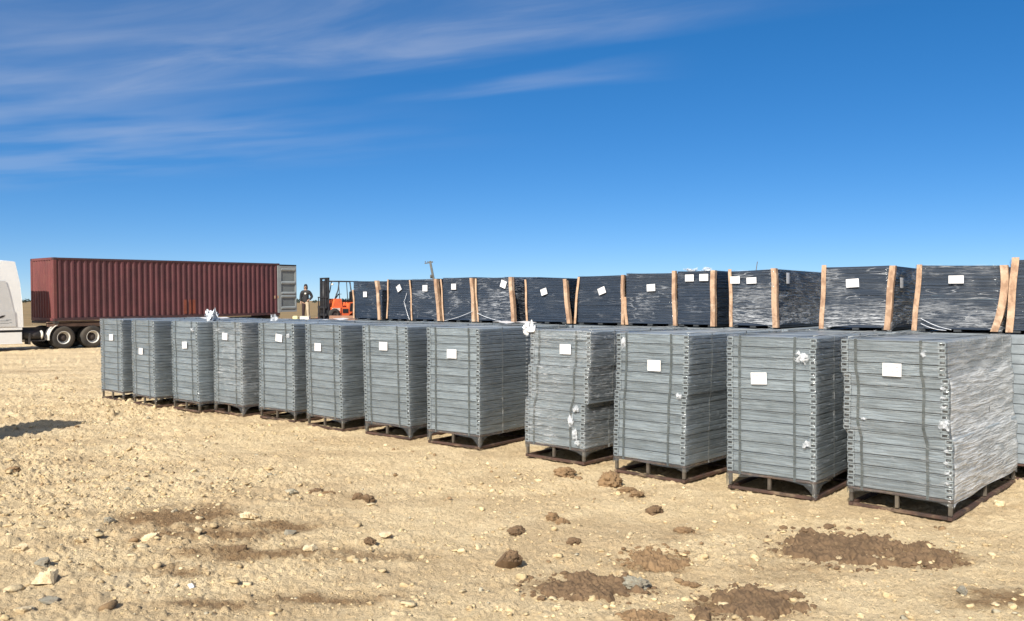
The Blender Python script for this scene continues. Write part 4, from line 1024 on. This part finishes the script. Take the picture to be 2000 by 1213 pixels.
MB().lathe([(.0, -.02), (.17, -.02), (.205, .02), (.205, .06)], 16, 'X', (-.5, .30, .66)).build('tank_end', M['rim'], tr)
for x in (.42, 1.74):
    for y, o in ((.0, -1), (CW, 1)): wheel(tr, x, y, o)
    MB().tube([(x, .3, .5), (x, CW-.3, .5)], .08, 8).build('axle', M['chassis'], tr)
b = MB(); arc = [(.42-.66*math.cos(R(a)), .5+.66*math.sin(R(a))) for a in range(-8, 66, 8)]
for k in range(len(arc)-1):
    (x0, z0), (x1, z1) = arc[k], arc[k+1]; b.add([(x0, .0, z0), (x1, .0, z1), (x1, .5, z1), (x0, .5, z0), (x0*.0+x0+.03, .0, z0), (x1+.03, .0, z1), (x1+.03, .5, z1), (x0+.03, .5, z0)], [(0,1,2,3), (4,7,6,5), (0,4,5,1), (3,2,6,7)])
b.build('mudguard', M['rim'], tr)
# fuel tank side + step behind skirt
MB().box((G0+.28, .3, .5), (.06, .5, .5)).build('skirt_end', M['chassis'], tr)

# ================================================================ LOADING PLATFORM, FORKLIFT, MAN
M['deck'] = simple('brown_painted_deck', (.21, .105, .085), (.15, .085, .075), rough=.8, scale=(2, 2, 2), dirt=(.34, .25, .18, .7))
M['kerb'] = simple('worn_tan_kerb', (.30, .165, .11), (.22, .12, .085), rough=.75, scale=(2, 2, 2))
DZ = 1.12
pf = empty('loading_platform', (-11.8, 44.6, 0), R(-4), 'brown steel loading platform under the orange forklift, behind the grey stacks', 'platform')
PW, PD = 5.1, 5.2
MB().box((PW/2, PD/2, DZ-.03), (PW, PD, .06)).build('deck_plate', M['deck'], pf)
b = MB()
for y in (.05, PD-.05): b.box((PW/2, y, DZ-.17), (PW, .1, .22))
for x in (.3, PW/2, PW-.3): b.box((x, PD/2, DZ-.14), (.12, PD-.2, .16))
b.build('deck_beam', M['deck'], pf)
b = MB(); b.box((3.28, .06, DZ+.14), (1.85, .10, .32), bev=.01); b.box((PW-.06, PD/2, DZ+.10), (.1, PD-.2, .24)); b.box((2.2, PD-.06, DZ+.06), (4.2, .1, .12)); b.build('kerb', M['kerb'], pf)
for x in (.2, PW/2, PW-.2):
    for y in (.2, PD-.2): MB().box((x, y, (DZ-.28)/2), (.14, .14, DZ-.28)).box((x, y, .02), (.3, .3, .04)).build('leg', M['chassis'], pf)
M['yellow'] = simple('pale_yellow_paint', (.72, .66, .36), (.66, .6, .32), rough=.6)
M['cream'] = simple('white_block_paint', (.80, .78, .70), (.74, .71, .6), rough=.6)
o = MB().box((0, 0, .125), (.27, .3, .25), bev=.02).box((0, 0, .262), (.2, .22, .024), bev=.008).build('yellow_block', M['yellow']); o.location = at(577, 0, 45.2).xy.to_3d() + Vector((.02, 0, DZ)); o.rotation_euler = (0, 0, R(-4))
tag(o, 'pale yellow block on the platform edge beside the container doors', 'block')
o = MB().box((0, 0, .12), (.48, .34, .24), bev=.02).box((0, 0, .25), (.5, .36, .02), bev=.005).build('white_box', M['cream']); o.location = at(596, 0, 45.2).xy.to_3d() + Vector((0, 0, DZ)); o.rotation_euler = (0, 0, R(-2))
tag(o, 'white box on the platform in front of the standing man', 'box')
# forklift : local -x is its front
M['orange'] = simple('orange_forklift_paint', (.86, .165, .05), (.74, .13, .04), rough=.42, scale=(2, 2, 2), dirt=(.40, .14, .07, .5))
M['mast'] = simple('dark_mast_steel', (.020, .022, .027), (.038, .038, .042), rough=.5)
M['seat'] = simple('black_vinyl', (.015, .015, .017), rough=.5)
fk = empty('forklift', (at(662, 0, 46.8).x, 46.8, DZ), R(40), 'orange forklift with dark mast raised behind the leftmost black pack', 'forklift')
b = MB()
b.prism([(-.62, .30), (-.62, .78), (-.50, 1.18), (-.12, 1.18), (-.05, .72), (.30, .72), (.34, .98), (1.28, 1.02), (1.42, .86), (1.46, .34), (1.30, .22), (.95, .22), (.82, .42), (.58, .46), (.40, .34), (.30, .24), (-.22, .24), (-.3, .3)], -.50, .50, 'Y')
b.build('body', M['orange'], fk)
MB().box((-.45, -.505, .55), (.62, .06, .36), bev=.04).box((-.45, .505, .55), (.62, .06, .36), bev=.04).build('fender', M['orange'], fk)
MB().box((.12, -.506, .52), (.34, .03, .22), bev=.01).build('step_opening', M['gasket'], fk)
MB().prism([(.36, .50), (.42, .93), (1.02, .95), (1.14, .72), (1.1, .5)], -.525, -.503, 'Y').build('engine_opening', M['seat'], fk)
q = MB()
for k, (x, hh) in enumerate(((-.68, .15), (-.60, .15), (-.52, .15), (-.44, .15), (-.36, .15), (-.28, .15))): q.box((x+.02, -.538, .60), (.05 if k % 2 else .065, .006, hh))
q.build('lettering', M['cream'], fk)
b = MB()
for y in (-.40, -.27, .27, .40): b.box((-.86 - (.06 if abs(y) < .3 else 0), y, 1.14), (.11, .08, 2.28))
b.box((-.86, 0, 2.26), (.12, .88, .09)); b.box((-.9, 0, 1.5), (.08, .62, .08)); b.box((-.86, 0, .22), (.1, .88, .1)); b.build('mast', M['mast'], fk)
b = MB(); b.tube([(-.93, 0, .2), (-.93, 0, 2.1)], .055, 8)
for y in (-.14, .14): b.box((-.95, y, 1.2), (.03, .05, 1.9))
b.build('lift_cylinder', M['mast'], fk)
b = MB(); b.box((-1.0, 0, .32), (.06, .95, .12)); b.box((-1.0, 0, .72), (.06, .95, .12))
for y in (-.42, -.2, 0, .2, .42): b.box((-1.0, y, .98), (.04, .05, .52))
b.box((-1.0, 0, 1.25), (.05, .95, .06)); b.build('load_backrest', M['mast'], fk)
for y in (-.3, .3): MB().box((-1.05, y, .45), (.05, .12, .72)).box((-1.55, y, .10), (1.05, .12, .045)).build('fork', M['mast'], fk)
b = MB()
for y in (-.44, .44):
    b.tube([(-.50, y, 1.12), (-.30, y, 1.62), (-.22, y, 2.10)], .03, 6); b.tube([(.98, y, .98), (1.0, y, 1.6), (.92, y, 2.10)], .035, 6); b.tube([(-.75, y, 2.12), (.94, y, 2.12)], .03, 6)
    b.tube([(.30, y, .95), (.22, y, 2.1)], .022, 6)
for x in (-.7, -.4, -.1, .2, .5, .8): b.tube([(x, -.44, 2.13), (x, .44, 2.13)], .018, 6)
b.build('overhead_guard', M['mast'], fk)
b = MB(); b.tube([(-.28, 0, 1.1), (-.02, 0, 1.42)], .03, 6); b.lathe([(.15, -.012), (.17, 0), (.15, .012), (.135, 0), (.15, -.012)], 16, 'Z', (-.02, 0, 1.43)); b.build('steering_wheel', M['seat'], fk)
b = MB(); b.box((.55, 0, 1.06), (.48, .50, .12), bev=.04); b.box((.80, 0, 1.33), (.13, .48, .52), None, bev=.05); b.build('seat', M['seat'], fk)
b = MB(); b.lathe([(.0, -.02), (.055, -.02), (.06, .05), (.03, .07)], 10, 'Z', (-.62, -.42, 1.92)); b.build('work_lamp', M['cream'], fk)
for x, r, wd in ((-.55, .33, .24), (1.02, .25, .18)):
    for s_ in (-1, 1):
        w_ = bpy.data.objects.new('wheel', None); col.objects.link(w_); w_.parent = fk; w_.location = (x, s_*.47, r)
        MB().lathe([(r*.55, -wd/2), (r*.9, -wd/2), (r, -wd*.32), (r, wd*.32), (r*.9, wd/2), (r*.55, wd/2)], 24, 'Y').build('tyre', M['tyre'], w_)
        MB().lathe([(r*.56, s_*wd*.45), (r*.5, s_*wd*.3), (r*.2, s_*wd*.34), (0, s_*wd*.36)], 16, 'Y').build('rim', M['hub'], w_)

# man
M['skin'] = simple('skin', (.42, .25, .18), (.38, .22, .15), rough=.55)
M['jacket'] = simple('black_jacket', (.014, .015, .019), (.022, .023, .028), rough=.8, scale=(6, 6, 6), bump=.3, bscale=8)
M['khaki'] = simple('cream_trousers', (.52, .43, .31), (.44, .36, .25), rough=.85, scale=(6, 6, 6), bump=.3, bscale=8)
M['darkleg'] = simple('dark_trouser_leg', (.040, .022, .022), (.028, .016, .018), rough=.85)
M['boot'] = simple('dark_boot', (.018, .016, .015), rough=.7)
mp = at(597, 0, 46.6); man = empty('person', (mp.x, mp.y, DZ), R(-3), 'person in black jacket and hood standing on the platform, one hand on hip', 'person')
def skin_fig(name, joints, edges, mat, sub=2):
    me = bpy.data.meshes.new(name); me.from_pydata([j[:3] for j in joints], edges, []); me.materials.append(mat)
    o = link(name, me, man); md = o.modifiers.new('skin', 'SKIN'); md.use_smooth_shade = True
    me.skin_vertices if me.skin_vertices else None
    for i, j in enumerate(joints):
        r = j[3] if isinstance(j[3], tuple) else (j[3], j[3]); me.skin_vertices[0].data[i].radius = r
    me.skin_vertices[0].data[0].use_root = True
    s_ = o.modifiers.new('smooth', 'SUBSURF'); s_.levels = sub; s_.render_levels = sub; return o
# faces the camera (-y); image left = -x
J = [(0, 0, 1.0, (.12, .08)), (0, 0, 1.15, (.13, .09)), (0, .01, 1.36, (.15, .10)), (0, .01, 1.50, (.10, .075)), (0, 0, 1.60, .055), (0, -.012, 1.70, (.078, .095)), (0, -.012, 1.79, (.072, .09)),
     (-.10, 0, .90, .085), (-.115, -.01, .52, .065), (-.13, .02, .09, .045), (-.14, -.13, .04, (.045, .03)), (.10, 0, .90, .085), (.125, -.02, .52, .065), (.145, .02, .09, .045), (.165, -.13, .04, (.045, .03)),
     (-.19, .01, 1.47, .075), (-.255, .03, 1.20, .052), (-.235, -.03, .96, .036), (-.23, -.05, .88, (.042, .022)), (.19, .01, 1.47, .075), (.315, .06, 1.22, .052), (.185, -.04, 1.05, .036), (.13, -.07, 1.02, (.042, .022))]
Ed = [(0,1), (1,2), (2,3), (3,4), (4,5), (5,6), (0,7), (7,8), (8,9), (9,10), (0,11), (11,12), (12,13), (13,14), (3,15), (15,16), (16,17), (17,18), (3,19), (19,20), (20,21), (21,22)]
nj = len(J)
def finger(base, tip, r):
    global J, Ed
    k = len(J); m_ = tuple((base[i]+tip[i])/2 for i in range(3)); J += [(*m_, r), (*tip, r*.8)]; return k
for hb, sx, dn in ((18, -1, (0, -.02, -1)), (22, 1, (-.8, -.35, -.3))):
    B_ = J[hb][:3]
    for k in range(4):
        off = (k-1.5)*.02; L = (.075, .085, .08, .062)[k]
        bx = (B_[0], B_[1]+off, B_[2]) if hb == 18 else (B_[0], B_[1], B_[2]-off)
        t_ = (bx[0]+dn[0]*L, bx[1]+dn[1]*L - .012, bx[2]+dn[2]*L); k0 = finger(bx, t_, .009); Ed += [(hb, k0), (k0, k0+1)]
    t_ = (B_[0]-sx*.03, B_[1]-.045, B_[2]-.03) if hb == 18 else (B_[0]-.02, B_[1]-.02, B_[2]+.06); k0 = finger(B_, t_, .011); Ed += [(hb, k0), (k0, k0+1)]
skin_fig('body', J, Ed, M['skin'])
skin_fig('jacket', [(0, .0, .87, (.19, .14)), (0, .0, 1.05, (.18, .135)), (0, .0, 1.18, (.185, .14)), (0, .01, 1.37, (.205, .145)), (0, .015, 1.50, (.15, .11)), (0, .015, 1.575, (.085, .085)),
   (-.195, .015, 1.47, .10), (-.262, .03, 1.20, .078), (-.238, -.03, .97, .058), (.195, .015, 1.47, .10), (.325, .06, 1.22, .078), (.195, -.04, 1.055, .058)],
   [(0,1), (1,2), (2,3), (3,4), (4,5), (4,6), (6,7), (7,8), (4,9), (9,10), (10,11)], M['jacket'])
skin_fig('trousers', [(0, .0, .97, (.155, .115)), (.10, 0, .90, .115), (.125, -.02, .52, .085), (.145, .02, .10, .068)], [(0,1), (1,2), (2,3)], M['khaki'])
man.scale = (1.05, 1.05, 1.05)
tag(skin_fig('trouser_leg', [(-.09, 0, .93, .118), (-.115, -.01, .52, .086), (-.13, .02, .10, .070)], [(0,1), (1,2)], M['darkleg']), 'dark trouser leg on the left')
skin_fig('hood', [(0, .02, 1.56, (.115, .11)), (0, .035, 1.68, (.112, .095)), (0, .022, 1.80, (.105, .10)), (0, -.015, 1.88, (.07, .075))], [(0,1), (1,2), (2,3)], M['jacket'])
for x in (-.135, .155): skin_fig('boot', [(x, .05, .07, .055), (x, -.03, .055, .06), (x+(.01 if x > 0 else -.01), -.15, .042, (.05, .038))], [(0,1), (1,2)], M['boot'], 1)
b = MB(); b.box((0, -.108, 1.72), (.024, .03, .045), bev=.01); b.build('nose', M['skin'], man)
b = MB()
for x in (-.03, .03): b.lathe([(0, -.012), (.011, -.006), (.012, .004)], 8, 'Y', (x, -.100, 1.745))
b.box((0, -.104, 1.672), (.05, .01, .010), bev=.004); b.build('eyes_and_mouth', M['boot'], man)
MB().box((.03, -.155, 1.39), (.085, .008, .075), bev=.003).build('chest_badge', M['cream'], man)

# ================================================================ DISTANCE
M['pole_wood'] = simple('grey_weathered_pole', (.12, .12, .11), rough=.9)
def pole(px, py, Y, lean, hh, words, cross=True):
    p = at(px, py, Y); zt = p.z; dx = math.tan(R(lean))
    r = empty('utility_pole', (p.x + dx*zt, Y, 0), 0, words, 'utility pole')
    MB().tube([(0, 0, 0), (-dx*zt*.5, 0, zt*.5), (-dx*zt, 0, zt)], [hh*1.25, hh*1.1, hh], 8).build('post', M['pole_wood'], r)
    if cross:
        b = MB(); b.bar((-dx*zt-.75, 0, zt-.25-.08), (-dx*zt+.4, 0, zt-.25+.1), .13, .14); b.build('crossarm', M['pole_wood'], r)
        for k in (-.65, -.3, .3): MB().lathe([(.05, 0), (.07, .12), (.03, .2)], 8, 'Z', (-dx*zt+k, 0, zt-.2)).build('insulator', M['pole_wood'], r)
        b = MB()
        for t in (.28, .42): b.tube([(-dx*zt*(1-t)-.25, -.2, zt*(1-t)-.25), (-dx*zt*(1-t)-.25, -.2, zt*(1-t)+.25)], .14, 8)
        b.build('pole_box', M['pole_wood'], r)
    return r
pole(840, 510, 120, 11, .16, 'leaning utility pole with a crossarm rising behind the third and fourth black packs')
pole(1479, 511, 300, -8, .14, 'faint thin pole far off above the black pack with a low white foot', False)
M['far_leaf'] = simple('far_dull_foliage', (.055, .075, .060), (.035, .05, .045), rough=.9, scale=(.3, .3, .3))
def woodland():
    V, T = [], []; r = random.Random(4)
    for k in range(420):
        x = r.uniform(-620, 200); y = 700 + r.uniform(-40, 60) + .1*abs(x); clump = .5+.5*math.sin(x*.031)*math.sin(x*.0113+2)
        if r.random() > .25+.75*clump: continue
        h_ = r.uniform(2.2, 4.6)*(.6+.5*clump); w_ = h_*r.uniform(.6, 1.1)
        for q in range(34):
            a, e, u = r.uniform(0, 6.28), r.uniform(-.6, 1), r.uniform(.5, 1)
            c = Vector((x+w_*u*math.cos(a)*math.sqrt(1-e*e*.8), y+w_*u*math.sin(a), h_*.55+h_*.45*e*u)); s_ = r.uniform(.35, .9)
            n = Vector((r.gauss(0, 1), r.gauss(0, 1), r.gauss(0, 1))).normalized(); t1 = n.orthogonal().normalized()*s_; t2 = n.cross(t1)
            o = len(V); V += [c-t1-t2*.6, c+t1-t2*.4, c+t1*.5+t2, c-t1*.6+t2*.7]; T.append((o, o+1, o+2, o+3))
        o = len(V); V += [Vector((x-.15, y, -.05)), Vector((x+.15, y, -.05)), Vector((x+.1, y, h_*.6)), Vector((x-.1, y, h_*.6)), Vector((x, y-.15, -.05)), Vector((x, y+.15, -.05)), Vector((x, y+.1, h_*.6)), Vector((x, y-.1, h_*.6))]
        T += [(o, o+1, o+2, o+3), (o+4, o+5, o+6, o+7)]
    me = bpy.data.meshes.new('distant_woodland'); me.from_pydata([tuple(v) for v in V], [], T); me.materials.append(M['far_leaf']); return me
tag(link('distant_woodland', woodland()), 'low line of far trees and scrub along the horizon', 'woodland', kind='stuff')
